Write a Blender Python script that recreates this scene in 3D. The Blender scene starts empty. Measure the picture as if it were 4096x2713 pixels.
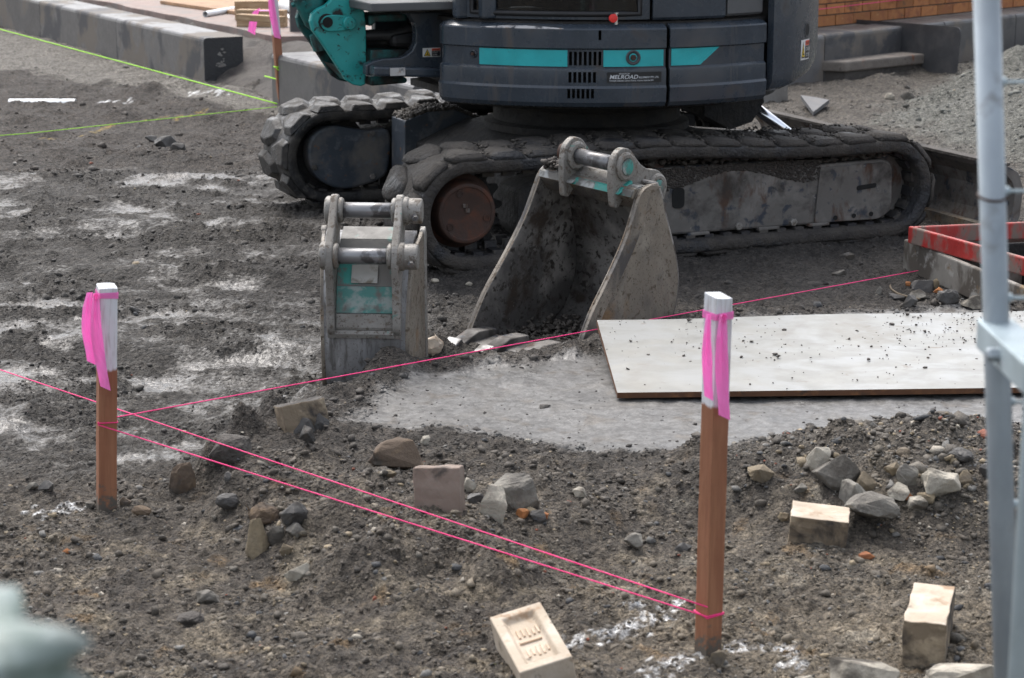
import bpy, bmesh, math, random
import numpy as np
from mathutils import Vector, Matrix, noise as mnoise

random.seed(7); RNG = np.random.default_rng(11)
R_ = math.radians
scene = bpy.context.scene
COL = scene.collection

# ---------------------------------------------------------------- camera, sky, sun, exposure
CAM_H, PITCH, FPX, VS = 1.65, R_(13.0), 8500.0, 4096 / 2367.0
cam_d = bpy.data.cameras.new('camera'); cam = bpy.data.objects.new('camera', cam_d); COL.objects.link(cam)
cam.location = (0, 0, CAM_H); cam.rotation_euler = (math.pi / 2 - PITCH, 0, 0)
cam_d.sensor_width = 36.0; cam_d.lens = FPX / 4096 * 36.0
cam_d.clip_start = 0.05; cam_d.clip_end = 500
cam_d.dof.use_dof = True; cam_d.dof.focus_distance = 7.0; cam_d.dof.aperture_fstop = 8.5
scene.camera = cam

SUN_EL, SUN_AZ = R_(58), R_(-25)          # azimuth measured from +y (away from the camera) towards +x
world = bpy.data.worlds.new('World'); scene.world = world; world.use_nodes = True
nt = world.node_tree; nt.nodes.clear()
wo = nt.nodes.new('ShaderNodeOutputWorld'); bg = nt.nodes.new('ShaderNodeBackground')
sky = nt.nodes.new('ShaderNodeTexSky'); sky.sky_type = 'NISHITA'; sky.sun_disc = False
sky.sun_elevation = SUN_EL; sky.sun_rotation = SUN_AZ
sky.air_density = 1.0; sky.dust_density = 4.0; sky.ozone_density = 1.0
hs = nt.nodes.new('ShaderNodeHueSaturation'); hs.inputs['Saturation'].default_value = 0.42
nt.links.new(sky.outputs[0], hs.inputs['Color']); nt.links.new(hs.outputs[0], bg.inputs['Color'])
bg.inputs['Strength'].default_value = 0.15
nt.links.new(bg.outputs[0], wo.inputs['Surface'])
sun_d = bpy.data.lights.new('sun', 'SUN'); sun = bpy.data.objects.new('sun', sun_d); COL.objects.link(sun)
sun_d.energy = 0.75; sun_d.angle = R_(35); sun_d.color = (1.0, 0.97, 0.93)
sdir = Vector((math.cos(SUN_EL) * math.sin(SUN_AZ), math.cos(SUN_EL) * math.cos(SUN_AZ), math.sin(SUN_EL)))
sun.rotation_euler = sdir.to_track_quat('Z', 'Y').to_euler(); sun.location = (0, 0, 30)
vs = scene.view_settings
vs.view_transform = 'Standard'; vs.look = 'None'; vs.exposure = 1.2; vs.gamma = 1.0; vs.use_curve_mapping = False

# ---------------------------------------------------------------- measuring helpers
def ray(px, py):
    a = (px * VS - 2048) / FPX; b = -(py * VS - 1356.5) / FPX
    return np.array([a, math.cos(PITCH) + b * math.sin(PITCH), -math.sin(PITCH) + b * math.cos(PITCH)])
def gz(px, py, z=0.0):
    r = ray(px, py); t = (z - CAM_H) / r[2]; p = r * t; return Vector((p[0], p[1], z))
def gy(px, py, y):
    r = ray(px, py); t = y / r[1]; p = r * t; return Vector((p[0], p[1], p[2] + CAM_H))

# ---------------------------------------------------------------- numpy noise
_perm = np.random.default_rng(3).permutation(512); _perm = np.concatenate([_perm, _perm, _perm[:2]])
_ga = np.random.default_rng(5).random(512) * 2 * math.pi; _gx, _gyv = np.cos(_ga), np.sin(_ga)
def pnoise(x, y):
    xi = np.floor(x).astype(np.int64); yi = np.floor(y).astype(np.int64); xf = x - xi; yf = y - yi
    u = xf * xf * xf * (xf * (xf * 6 - 15) + 10); v = yf * yf * yf * (yf * (yf * 6 - 15) + 10)
    def g(ix, iy, dx, dy):
        h = _perm[(_perm[ix & 511] + iy) & 511]; return _gx[h] * dx + _gyv[h] * dy
    n00 = g(xi, yi, xf, yf); n10 = g(xi + 1, yi, xf - 1, yf); n01 = g(xi, yi + 1, xf, yf - 1); n11 = g(xi + 1, yi + 1, xf - 1, yf - 1)
    a = n00 + u * (n10 - n00); b = n01 + u * (n11 - n01); return (a + v * (b - a)) * 1.5
def fbm(x, y, o=4, lac=2.1, gain=0.5):
    s = np.zeros_like(x, dtype=float); a = 1.0
    for i in range(o):
        s += a * pnoise(x + 17.3 * i, y - 9.1 * i); x = x * lac; y = y * lac; a *= gain
    return s
def billow(x, y, o=3):
    s = np.zeros_like(x, dtype=float); a = 1.0
    for i in range(o):
        s += a * (np.abs(pnoise(x + 31.7 * i, y + 5.9 * i))); x = x * 2.1; y = y * 2.1; a *= .5
    return s
def sstep(a, b, x):
    t = np.clip((x - a) / (b - a), 0, 1); return t * t * (3 - 2 * t)
def poly_sd(poly, x, y):
    """signed distance to a polygon, positive inside"""
    P = np.array(poly); d = np.full(np.shape(x), 1e9); ins = np.zeros(np.shape(x), bool)
    for i in range(len(P)):
        ax, ay = P[i]; bx, by = P[(i + 1) % len(P)]
        ex, ey = bx - ax, by - ay; t = np.clip(((x - ax) * ex + (y - ay) * ey) / (ex * ex + ey * ey + 1e-12), 0, 1)
        d = np.minimum(d, np.hypot(x - ax - t * ex, y - ay - t * ey))
        with np.errstate(divide='ignore', invalid='ignore'):
            c = ((ay > y) != (by > y)) & (x < (bx - ax) * (y - ay) / (by - ay + 1e-15) + ax)
        ins ^= c
    return np.where(ins, d, -d)
def seg_d(a, b, x, y):
    ex, ey = b[0] - a[0], b[1] - a[1]; t = np.clip(((x - a[0]) * ex + (y - a[1]) * ey) / (ex * ex + ey * ey + 1e-12), 0, 1)
    return np.hypot(x - a[0] - t * ex, y - a[1] - t * ey)

# ---------------------------------------------------------------- ground relief
def W(pts, z=0.0): return [tuple(gz(a, b, z)[:2]) for a, b in pts]
SLURRY = W([(780, 990), (880, 930), (1000, 880), (1180, 858), (1390, 830), (1430, 765), (1640, 750), (2290, 722), (2500, 740), (2520, 1005),
            (2150, 1008), (1960, 1020), (1700, 1052), (1480, 1060), (1350, 1057), (1180, 1030), (1050, 1005), (940, 1003)], .07)
MOUND = W([(500, 1080), (560, 1000), (650, 955), (740, 905), (1000, 850), (1180, 835), (1400, 800), (1450, 745), (2300, 705), (2600, 720), (2600, 1150),
           (2250, 1190), (1900, 1190), (1600, 1180), (1350, 1230), (1150, 1300), (900, 1320), (650, 1260), (520, 1180)], .05)
PILE = W([(2050, 260), (2100, 225), (2250, 150), (2420, 60), (2900, 60), (2900, 420), (2350, 350), (2150, 290)], .08)
RUBBLE = W([(1740, 1120), (1850, 1040), (2050, 1010), (2290, 1020), (2420, 1080), (2420, 1190), (2200, 1200), (2000, 1190)], .05)
SAND = W([(-300, 60), (100, 70), (475, 185), (640, 235), (800, 250), (640, 268), (430, 235), (330, 200), (250, 208), (160, 190), (80, 168), (-300, 150)], 0)
BUMPS = []   # world x, y, radius, height
def bump(px, py, rpx, h, z=.03):
    p = gz(px, py, z); dep = p.y / math.cos(PITCH); BUMPS.append((p.x, p.y, rpx * VS / FPX * dep, h))
for b in [(900, 900, 60, .07), (705, 945, 45, .05), (60, 950, 60, .035), (650, 1190, 80, .04), (560, 1120, 60, .04), (860, 1340, 90, .05), (1120, 1320, 110, .045), (1250, 1180, 60, .04),
          (1950, 1120, 70, .06), (2150, 1110, 80, .06), (500, 1430, 90, .03), (1050, 765, 36, .05), (1020, 800, 22, .025), (1620, 1100, 60, .03),
          (250, 190, 30, .06), (180, 205, 40, .06), (420, 195, 40, .07), (350, 205, 40, .06), (600, 200, 30, .06), (530, 210, 60, .05), (120, 260, 60, .05), (280, 265, 60, .05), (480, 275, 50, .05), (60, 275, 50, .05), (420, 235, 70, .05), (630, 150, 30, .12), (600, 120, 28, .2), (590, 95, 26, .25), (640, 110, 28, .25),
          (2240, 230, 60, .12), (2340, 200, 70, .16), (2170, 255, 40, .08), (560, 1050, 44, .10), (490, 1105, 42, .09), (630, 1000, 42, .085), (540, 1180, 50, .06), (720, 1110, 60, .055), (690, 1260, 60, .04), (800, 1250, 60, .045), (755, 893, 42, -.05), (760, 960, 40, .03), (980, 1390, 80, .04), (1150, 1350, 70, .04), (760, 1330, 80, .04), (300, 1290, 80, .025), (120, 1050, 60, .03), (200, 1000, 50, .03), (850, 1180, 60, .03), (1500, 1330, 70, .02), (1930, 168, 40, .07), (2010, 166, 45, .08), (2090, 160, 45, .08), (2170, 152, 40, .10), (2050, 185, 60, .05), (770, 908, 50, -.06), (1590, 720, 60, .02), (1330, 850, 70, .03)]: bump(*b)
def height(x, y):
    x = np.asarray(x, float); y = np.asarray(y, float)
    wx = x + .05 * fbm(x * 3, y * 3, 2); wy = y + .05 * fbm(x * 3 + 40, y * 3, 2)
    sl = poly_sd(SLURRY, wx, wy); mo = poly_sd(MOUND, wx, wy); pi_ = poly_sd(PILE, wx, wy); ru = poly_sd(RUBBLE, wx, wy); sa = poly_sd(SAND, wx, wy)
    msl = sstep(-.05, .06, sl); mmo = sstep(-.13, .12, mo); mpi = sstep(-.25, .9, pi_); mru = sstep(-.15, .2, ru); msa = sstep(-.1, .1, sa)
    h = .082 * mmo + .20 * mpi + .05 * mru * (1 - msl)
    for bx, by, r, hh in BUMPS:
        d2 = ((x - bx) ** 2 + (y - by) ** 2 * .8) / (r * r); h = h + hh * np.exp(-d2 * 1.2) * (1 - .9 * msl)
    rough = (1 - .88 * msl) * (1 - .4 * msa)
    mud = (1 - mmo) * sstep(6.9, 5.0, y + .4 * x) * 0 + (1 - mmo) * sstep(.25, -.3, x) * sstep(5.3, 5.9, y) * sstep(13.2, 12.0, y)
    loose = np.clip(1 - mud * .55, 0, 1)
    h = h + .018 * fbm(x * 2.3, y * 2.3, 3) * (1 - .6 * msl)
    cl = billow(x * 9, y * 9, 3)                                   # lumps with creases between
    h = h + rough * loose * .026 * cl * sstep(-.55, .5, fbm(x * 2.1 + 9, y * 2.1, 2) + .25)
    h = h + rough * .013 * billow(x * 32, y * 32, 2) * loose + rough * loose * .004 * fbm(x * 85, y * 85, 2) * sstep(8, 6, y)
    crumb = sstep(-.1, .35, fbm(x * 2.6 + 7, y * 3.4, 3))
    h = h + mud * (.018 * np.clip(fbm(x * 6 + 3, y * 9, 4) - .05, 0, 1) + crumb * (.016 * billow(x * 17, y * 20, 3) + .010 * np.clip(fbm(x * 34, y * 34, 3), -.2, 1)) + .003 * fbm(x * 60, y * 60, 2))
    # smeared wheel marks in the wet mud
    yw = y + .10 * fbm(x * 1.3, y * .7, 2)
    for y0, sl_, w_, d_ in ((6.75, .10, .13, .030), (7.9, .14, .15, .034), (9.0, .08, .17, .030), (11.1, .05, .25, .035)):
        q = (yw - y0 + sl_ * x) / w_; h = h + mud * d_ * (.55 * np.exp(-((q - 1.5) / .6) ** 2) + .4 * np.exp(-((q + 1.5) / .6) ** 2) - np.exp(-q ** 2))
    uu = (x + .175) * .922 + (y - 8.155) * .387; vv = -(x + .175) * .387 + (y - 8.155) * .922       # the machine has sunk in and pushed up soil along its near track
    h = h + .028 * sstep(-.12, .1, uu) * sstep(2.15, 1.9, uu) * np.exp(-((vv - .12) / .2) ** 2)
    h = h + msl * .0022 * fbm(x * 16, y * 16, 3)
    return h
_ty = np.concatenate([np.arange(3.0, 9.0, .012), np.arange(9.0, 26.0, .03)])
def gnd(px, py):
    """the point of the ground surface seen at a picture position: the first place where the line of sight meets the relief"""
    r = ray(px, py); x = r[0] / r[1] * _ty; zr = CAM_H + r[2] / r[1] * _ty; hit = np.nonzero(zr <= height(x, _ty))[0]
    y = _ty[hit[0]] if len(hit) else _ty[-1]; return Vector((r[0] / r[1] * y, y, CAM_H + r[2] / r[1] * y))
def hz(x, y): return float(height(np.array([x]), np.array([y]))[0])

# ---------------------------------------------------------------- materials
MATS = {}
def nn(nt, t, **kw):
    n = nt.nodes.new(t)
    for k, v in kw.items():
        if hasattr(n, k): setattr(n, k, v)
    return n
def ramp(nt, src, stops):
    r = nt.nodes.new('ShaderNodeValToRGB'); e = r.color_ramp.elements
    while len(e) < len(stops): e.new(0.5)
    for i, (p, c) in enumerate(stops):
        e[i].position = p; e[i].color = (*c, 1) if len(c) == 3 else c
    nt.links.new(src, r.inputs[0]); return r.outputs[0]
def noise_tex(nt, vec, scale, detail=4, rough=.55, dist=0.0):
    n = nt.nodes.new('ShaderNodeTexNoise'); n.inputs['Scale'].default_value = scale; n.inputs['Detail'].default_value = detail
    n.inputs['Roughness'].default_value = rough; n.inputs['Distortion'].default_value = dist
    nt.links.new(vec, n.inputs['Vector']); return n.outputs['Fac']
def mixc(nt, fac, a, b, blend='MIX'):
    m = nt.nodes.new('ShaderNodeMix'); m.data_type = 'RGBA'; m.blend_type = blend
    for s, v in ((m.inputs['Factor'], fac), (m.inputs['A'], a), (m.inputs['B'], b)):
        if isinstance(v, (int, float)): s.default_value = v
        elif isinstance(v, tuple): s.default_value = (*v, 1)
        else: nt.links.new(v, s)
    return m.outputs['Result']
def sharp(nt, src, lo, hi):
    m = nt.nodes.new('ShaderNodeMapRange'); m.inputs['From Min'].default_value = lo; m.inputs['From Max'].default_value = hi
    nt.links.new(src, m.inputs['Value']); return m.outputs[0]
def mat(name, base, layers=(), rough=.6, metal=0.0, bump=(), var=0.0, rough_var=0.2, spec=.5, stretch=None, coat=0.0):
    """layers: (colour, noise scale, low, high[, roughness, stretch vector]) laid over the base colour where the noise passes low..high;
    bump: (scale, strength, distance)"""
    if name in MATS: return MATS[name]
    m = bpy.data.materials.new(name); m.use_nodes = True; nt = m.node_tree; nt.nodes.clear(); MATS[name] = m
    out = nt.nodes.new('ShaderNodeOutputMaterial'); p = nt.nodes.new('ShaderNodeBsdfPrincipled'); nt.links.new(p.outputs[0], out.inputs[0])
    tc = nt.nodes.new('ShaderNodeTexCoord'); vec = tc.outputs['Object']
    oi = nt.nodes.new('ShaderNodeObjectInfo')
    off = nt.nodes.new('ShaderNodeVectorMath'); off.operation = 'MULTIPLY_ADD'
    cmb = nt.nodes.new('ShaderNodeCombineXYZ'); nt.links.new(oi.outputs['Random'], cmb.inputs[0]); nt.links.new(oi.outputs['Random'], cmb.inputs[1])
    nt.links.new(cmb.outputs[0], off.inputs[0]); off.inputs[1].default_value = (37, 53, 19); nt.links.new(vec, off.inputs[2]); vec0 = off.outputs[0]
    def v(st):
        if not st: return vec0
        mp = nt.nodes.new('ShaderNodeMapping'); mp.inputs['Scale'].default_value = st; nt.links.new(vec0, mp.inputs[0]); return mp.outputs[0]
    c = base; f0 = noise_tex(nt, v(stretch), 9, 5)
    c = mixc(nt, sharp(nt, f0, .3, .7), tuple(x * .86 for x in base), tuple(min(1, x * 1.14) for x in base))
    if var:
        hsv = nt.nodes.new('ShaderNodeHueSaturation'); nt.links.new(c, hsv.inputs['Color']); mr = nt.nodes.new('ShaderNodeMapRange')
        mr.inputs['To Min'].default_value = 1 - var; mr.inputs['To Max'].default_value = 1 + var; nt.links.new(oi.outputs['Random'], mr.inputs['Value']); nt.links.new(mr.outputs[0], hsv.inputs['Value']); c = hsv.outputs[0]
    r = rough
    rn = nt.nodes.new('ShaderNodeMapRange'); rn.inputs['To Min'].default_value = max(.05, rough - rough_var); rn.inputs['To Max'].default_value = min(1, rough + rough_var)
    nt.links.new(noise_tex(nt, vec0, 23, 4), rn.inputs['Value']); r = rn.outputs[0]
    for L in layers:
        col, sc, lo, hi = L[:4]; st = L[5] if len(L) > 5 else None
        f = sharp(nt, noise_tex(nt, v(st), sc, 7, .62, .3), lo, hi)
        c = mixc(nt, f, c, col)
        if len(L) > 4 and L[4] is not None:
            mx = nt.nodes.new('ShaderNodeMix'); nt.links.new(f, mx.inputs['Factor']); nt.links.new(r, mx.inputs['A']); mx.inputs['B'].default_value = L[4]; r = mx.outputs['Result']
    nt.links.new(c, p.inputs['Base Color']) if not isinstance(c, tuple) else None
    nt.links.new(r, p.inputs['Roughness']); p.inputs['Metallic'].default_value = metal; p.inputs['Specular IOR Level'].default_value = spec
    if coat: p.inputs['Coat Weight'].default_value = coat; p.inputs['Coat Roughness'].default_value = .15
    prev = None
    for sc, stg, dist in bump:
        b = nt.nodes.new('ShaderNodeBump'); b.inputs['Strength'].default_value = stg; b.inputs['Distance'].default_value = dist
        nt.links.new(noise_tex(nt, vec0, sc, 6, .6), b.inputs['Height'])
        if prev: nt.links.new(prev, b.inputs['Normal'])
        prev = b.outputs[0]
    if prev: nt.links.new(prev, p.inputs['Normal'])
    return m

MUD = (.075, .066, .058); MUDD = (.045, .040, .036); DUST = (.16, .145, .13)
mat('paint_navy', (.036, .047, .061), [((.075, .062, .052), 9, .60, .74, .8, (1, 1, .12)), ((.072, .070, .068), 2.6, .50, .78, .6), ((.11, .10, .09), 60, .66, .74, .8), ((.17, .165, .16), 24, .69, .73, .7, (1, 1, 14)), ((.26, .25, .24), 15, .735, .75, .7), ((.055, .045, .038), 5, .60, .72, .85)], rough=.26, rough_var=.10, bump=[(40, .04, .01)])
mat('paint_navy_worn', (.04, .050, .064), [((.13, .12, .11), 5.0, .48, .64, .85), ((.10, .11, .125), 16, .55, .68, .6), ((.17, .09, .05), 22, .63, .7, .9), ((.15, .14, .13), 40, .68, .74, .8)], rough=.5, bump=[(60, .1, .01)])
mat('paint_teal', (.016, .30, .285), [((.014, .016, .015), 6, .55, .63, .6), ((.012, .014, .014), 45, .61, .66, .6), ((.05, .06, .05), 11, .60, .72, .8)], rough=.42, bump=[(50, .08, .01)])
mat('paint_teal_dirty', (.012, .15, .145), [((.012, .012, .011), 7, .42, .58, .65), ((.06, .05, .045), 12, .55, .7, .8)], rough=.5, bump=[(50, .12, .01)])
mat('stripe_teal', (.018, .36, .38), [((.02, .045, .05), 26, .66, .72, .6, (1, 1, 3)), ((.05, .14, .14), 6, .6, .8, .6)], rough=.38)
mat('sticker_black', (.008, .009, .011), [((.04, .045, .055), 30, .64, .68, .5)], rough=.4)
mat('sticker_white', (.62, .62, .60), [((.35, .30, .25), 30, .6, .75, .7)], rough=.5)
mat('sticker_yellow', (.75, .52, .03), rough=.5); mat('sticker_red', (.65, .09, .04), rough=.5); mat('print_silver', (.5, .52, .54), [((.03, .03, .035), 30, .66, .7, .5)], rough=.45)
mat('black_plastic', (.012, .012, .013), [((.06, .055, .05), 8, .55, .75, .8)], rough=.55)
mat('dark_void', (.006, .006, .006), rough=.9)
mat('grey_plastic', (.085, .088, .09), [((.14, .13, .12), 10, .55, .75, .8)], rough=.6)
mat('worn_edge', (.46, .45, .44), [((.05, .055, .065), 22, .5, .60, .5), ((.22, .13, .06), 30, .58, .68, .7)], rough=.4)
mat('seat_fabric', (.03, .03, .032), rough=.9)
mat('rubber', (.013, .013, .014), [((.050, .045, .040), 7, .42, .60, .9), ((.075, .068, .06), 30, .52, .66, .95)], rough=.38, bump=[(45, .5, .012), (180, .4, .004)])
mat('rubber_muddy', (.036, .032, .029), [((.060, .053, .046), 9, .40, .60, .95), ((.016, .017, .020), 5, .54, .64, .4), ((.11, .10, .085), 90, .64, .72, .95)], rough=.8, bump=[(32, .9, .02), (110, .7, .008)])
mat('rubber_side', (.020, .020, .023), [((.075, .068, .06), 12, .46, .62, .9)], rough=.55, bump=[(60, .3, .008)])
mat('frame_steel', (.115, .107, .098), [((.20, .185, .17), 6, .47, .66, .75), ((.075, .042, .028), 11, .53, .64, .85, (1, 1, .5)), ((.030, .037, .050), 17, .56, .64, .5), ((.038, .033, .029), 4, .52, .64, .95), ((.24, .225, .20), 34, .66, .72, .7)], rough=.6, bump=[(50, .15, .008)])
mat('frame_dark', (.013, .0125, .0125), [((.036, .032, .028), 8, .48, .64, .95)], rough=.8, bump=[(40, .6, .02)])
mat('rust_cover', (.045, .023, .016), [((.088, .033, .018), 14, .48, .62, .8), ((.045, .03, .025), 7, .52, .66, .85), ((.14, .13, .12), 40, .7, .74, .7)], rough=.7, bump=[(70, .2, .006)])
mat('chrome', (.75, .76, .8), rough=.18, metal=1.0, rough_var=.06)
mat('steel_worn', (.235, .224, .205), [((.17, .155, .135), 5, .45, .65, .7), ((.13, .085, .05), 11, .6, .68, .8), ((.02, .20, .165), 13, .64, .68, .5), ((.34, .335, .32), 35, .62, .72, .4), ((.12, .10, .08), 55, .55, .63, .8), ((.10, .082, .066), 150, .58, .66, .8)], rough=.5, metal=.2, bump=[(60, .2, .006), (14, .1, .02)])
mat('steel_smooth', (.24, .24, .243), [((.15, .145, .14), 6, .45, .62, .6, (1, 1, .25)), ((.05, .045, .042), 16, .6, .66, .5, (1, 1, .3)), ((.33, .33, .33), 30, .60, .7, .35, (1, 1, .2)), ((.11, .105, .10), 45, .52, .60, .6, (1, 1, .10)), ((.13, .115, .10), 130, .58, .66, .8)], rough=.42, metal=.3, bump=[(60, .12, .005)])
mat('steel_side', (.19, .163, .130), [((.29, .26, .215), 5, .48, .66, .5), ((.065, .06, .058), 3.2, .48, .62, .45), ((.20, .125, .065), 6, .56, .68, .8), ((.34, .32, .29), 30, .67, .72, .4, (1, 1, .2)), ((.10, .075, .052), 38, .56, .64, .85), ((.085, .072, .058), 140, .57, .65, .85)], rough=.48, metal=.2, bump=[(50, .15, .006)])
mat('steel_inside', (.11, .104, .098), [((.32, .30, .275), 4, .44, .60, .55), ((.055, .04, .03), 7, .52, .64, .85), ((.17, .165, .16), 25, .64, .74, .5), ((.045, .038, .032), 42, .53, .62, .85), ((.21, .20, .185), 120, .62, .70, .6)], rough=.5, metal=.15, bump=[(50, .2, .006)])
mat('steel_teal', (.03, .24, .205), [((.11, .105, .095), 7, .44, .52, .7), ((.30, .31, .30), 14, .52, .62, .5), ((.05, .04, .035), 10, .58, .68, .8)], rough=.5, bump=[(60, .2, .006)])
mat('steel_pin', (.22, .22, .225), [((.10, .095, .095), 13, .50, .56, .3), ((.22, .15, .09), 20, .64, .7, .6)], rough=.35, metal=.5)
mat('teal_worn', (.045, .185, .16), [((.22, .27, .25), 12, .49, .58, .5), ((.12, .11, .10), 9, .54, .64, .7)], rough=.5, bump=[(60, .2, .006)])
mat('steel_painted', (.12, .115, .105), [((.03, .23, .195), 10, .56, .62, .5), ((.20, .19, .18), 20, .58, .66, .6)], rough=.55, bump=[(60, .2, .006)])
mat('tooth_steel', (.24, .24, .24), [((.10, .09, .08), 12, .46, .58, .6)], rough=.42, metal=.3)
mat('tag_metal', (.33, .325, .30), [((.15, .13, .10), 18, .50, .64, .6)], rough=.45, metal=.3)
mat('caked_mud', MUD, [((.10, .09, .08), 18, .5, .7, .95), (MUDD, 8, .5, .65, .9)], rough=.9, bump=[(60, .8, .012), (200, .5, .004)])
mat('hardwood', (.25, .100, .050), [((.31, .140, .072), 7, .42, .66, .7, (10, 10, .8)), ((.22, .09, .045), 9, .54, .70, .75, (16, 16, .5)), ((.13, .07, .045), 5, .62, .76, .8)], rough=.65, bump=[(90, .15, .003)])
mat('timber', (.34, .22, .12), [((.45, .32, .20), 6, .45, .62, .8, (1, 8, 8)), ((.19, .12, .07), 7, .55, .68, .8, (1, 10, 10))], rough=.75, bump=[(60, .15, .004)])
mat('plywood', (.36, .21, .115), [((.22, .14, .085), 4, .5, .66, .8), ((.44, .30, .19), 7, .52, .66, .8, (.3, 3, 3))], rough=.75)
mat('timber_grey', (.075, .065, .055), [((.12, .105, .09), 6, .5, .66, .8)], rough=.85, bump=[(60, .3, .006)])
mat('pvc', (.74, .76, .77), [((.5, .49, .46), 7, .58, .74, .6)], rough=.35)
mat('bluestone', (.105, .102, .102), [((.15, .130, .110), 1.3, .49, .55, .8), ((.060, .060, .064), 1.9, .54, .60, .7), ((.20, .20, .20), 26, .68, .76, .7)], rough=.42, rough_var=.2, var=.22, bump=[(90, .12, .004)])
mat('bluestone_dark', (.028, .029, .031), [((.05, .05, .052), 30, .5, .7, .8, (1, 1, 5))], rough=.6, bump=[(50, .5, .01)])
mat('concrete', (.21, .20, .185), [((.15, .135, .12), 4, .48, .66, .8), ((.30, .29, .27), 12, .58, .7, .8)], rough=.8, bump=[(70, .3, .006)])
mat('concrete_pink', (.24, .175, .15), [((.20, .18, .165), 3, .46, .62, .8), ((.08, .07, .065), 40, .66, .72, .9), ((.30, .24, .215), 8, .58, .7, .8)], rough=.75, bump=[(80, .25, .004)])
mat('concrete_soil', (.15, .13, .112), [((.20, .175, .15), 7, .48, .64, .9), ((.20, .075, .035), 6, .63, .70, .9), ((.075, .065, .055), 24, .62, .7, .9)], rough=.9, bump=[(60, .5, .008)])
mat('brick_orange', (.36, .145, .05), [((.26, .095, .04), 9, .48, .62, .85), ((.11, .07, .04), 14, .60, .70, .9), ((.42, .21, .09), 30, .6, .7, .85)], rough=.85, var=.22, bump=[(120, .3, .004)])
mat('mortar', (.11, .085, .065), [((.06, .05, .04), 8, .5, .65, .9)], rough=.95, bump=[(90, .4, .006)])
mat('brick_cream', (.44, .365, .28), [((.54, .465, .38), 14, .46, .62, .85), ((.33, .23, .15), 12, .56, .66, .9), ((.08, .068, .056), 13, .60, .68, .95)], rough=.85, bump=[(140, .35, .004)])
mat('brick_dirty', (.20, .155, .105), [((.36, .29, .20), 14, .52, .62, .85), ((.045, .038, .033), 9, .46, .58, .95)], rough=.9, bump=[(120, .4, .005)])
mat('brick_frog', (.53, .40, .29), [((.62, .50, .39), 20, .48, .64, .85), ((.40, .25, .15), 12, .58, .7, .9)], rough=.85, bump=[(140, .35, .004)])
mat('terracotta', (.20, .15, .12), [((.25, .20, .165), 9, .48, .64, .85), ((.065, .056, .05), 11, .58, .68, .95)], rough=.85, bump=[(90, .3, .004)])
mat('rust_stone', (.105, .075, .052), [((.165, .115, .07), 14, .48, .62, .9), ((.065, .055, .045), 11, .54, .64, .95)], rough=.9, bump=[(80, .5, .008)])
mat('rock_grey', (.145, .132, .113), [((.25, .235, .20), 9, .48, .64, .85), ((.085, .078, .07), 7, .54, .66, .9), ((.23, .19, .12), 8, .62, .72, .9), ((.068, .060, .050), 6, .51, .62, .95)], rough=.8, var=.2, bump=[(60, .5, .01), (180, .3, .003)])
mat('rock_pale', (.33, .30, .245), [((.44, .40, .33), 10, .48, .62, .85), ((.12, .105, .085), 9, .52, .62, .9), ((.085, .074, .060), 5, .55, .64, .95)], rough=.85, var=.15, bump=[(60, .6, .01), (180, .3, .003)])
mat('rock_dark', (.058, .054, .050), [((.10, .095, .088), 9, .5, .66, .7), ((.085, .072, .058), 8, .56, .68, .9)], rough=.6, var=.25, bump=[(60, .4, .008), (180, .3, .003)])
mat('rock_brown', (.17, .135, .09), [((.24, .19, .12), 12, .48, .62, .9), ((.085, .072, .058), 9, .56, .66, .9)], rough=.85, var=.2, bump=[(60, .5, .01), (180, .3, .003)])
mat('sheet_white', (.262, .258, .236), [((.31, .312, .30), 5, .46, .62, .35, (1, 2, 1)), ((.225, .21, .18), 3, .56, .72, .5), ((.14, .125, .11), 95, .70, .73, .7, (.6, 1.2, 1)), ((.30, .27, .23), 38, .70, .77, .7), ((.22, .195, .165), 11, .62, .74, .7, (1, 1.6, 1)), ((.17, .15, .125), 2.1, .58, .82, .75)], rough=.42, rough_var=.15)
mat('sheet_edge', (.105, .045, .02), [((.17, .075, .03), 30, .5, .64, .85), ((.05, .03, .02), 14, .56, .66, .9)], rough=.85)
mat('red_paint', (.40, .035, .03), [((.20, .15, .125), 9, .50, .62, .85, (1, 1, .5)), ((.055, .045, .04), 34, .63, .69, .9), ((.52, .055, .045), 6, .58, .68, .45)], rough=.5, bump=[(60, .2, .005)])
mat('form_grey', (.24, .225, .20), [((.10, .085, .07), 5, .46, .54, .75, (1, 1, .6)), ((.36, .345, .315), 14, .60, .70, .7), ((.20, .14, .08), 9, .64, .70, .8)], rough=.65, bump=[(60, .2, .005)])
mat('steel_plate', (.062, .063, .066), [((.095, .092, .09), 6, .5, .66, .6), ((.16, .16, .155), 22, .72, .76, .5)], rough=.5, metal=.2)
mat('galvanised', (.30, .34, .37), [((.24, .275, .305), 8, .46, .62, .5, (1, 1, .3)), ((.38, .42, .45), 13, .58, .66, .4, (1, 1, .3)), ((.20, .21, .21), 9, .64, .72, .6)], rough=.42, metal=.35)
mat('zinc_pale', (.36, .43, .46), [((.30, .36, .38), 10, .5, .66, .5)], rough=.45, metal=.2)
mat('tarp', (.15, .19, .17), [((.34, .39, .38), 30, .5, .62, .4), ((.10, .15, .13), 24, .54, .66, .5)], rough=.4)
mat('pink_string', (.95, .035, .22), rough=.6, var=0); mat('green_string', (.36, .78, .03), rough=.6)
mat('red_plastic', (.7, .02, .015), rough=.4); mat('slate', (.095, .095, .097), [((.14, .135, .13), 8, .5, .66, .7)], rough=.6)
mat('lichen_yellow', (.35, .26, .05), rough=.9); mat('leaf_green', (.35, .42, .06), rough=.7); mat('root', (.16, .125, .085), rough=.85)

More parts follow.
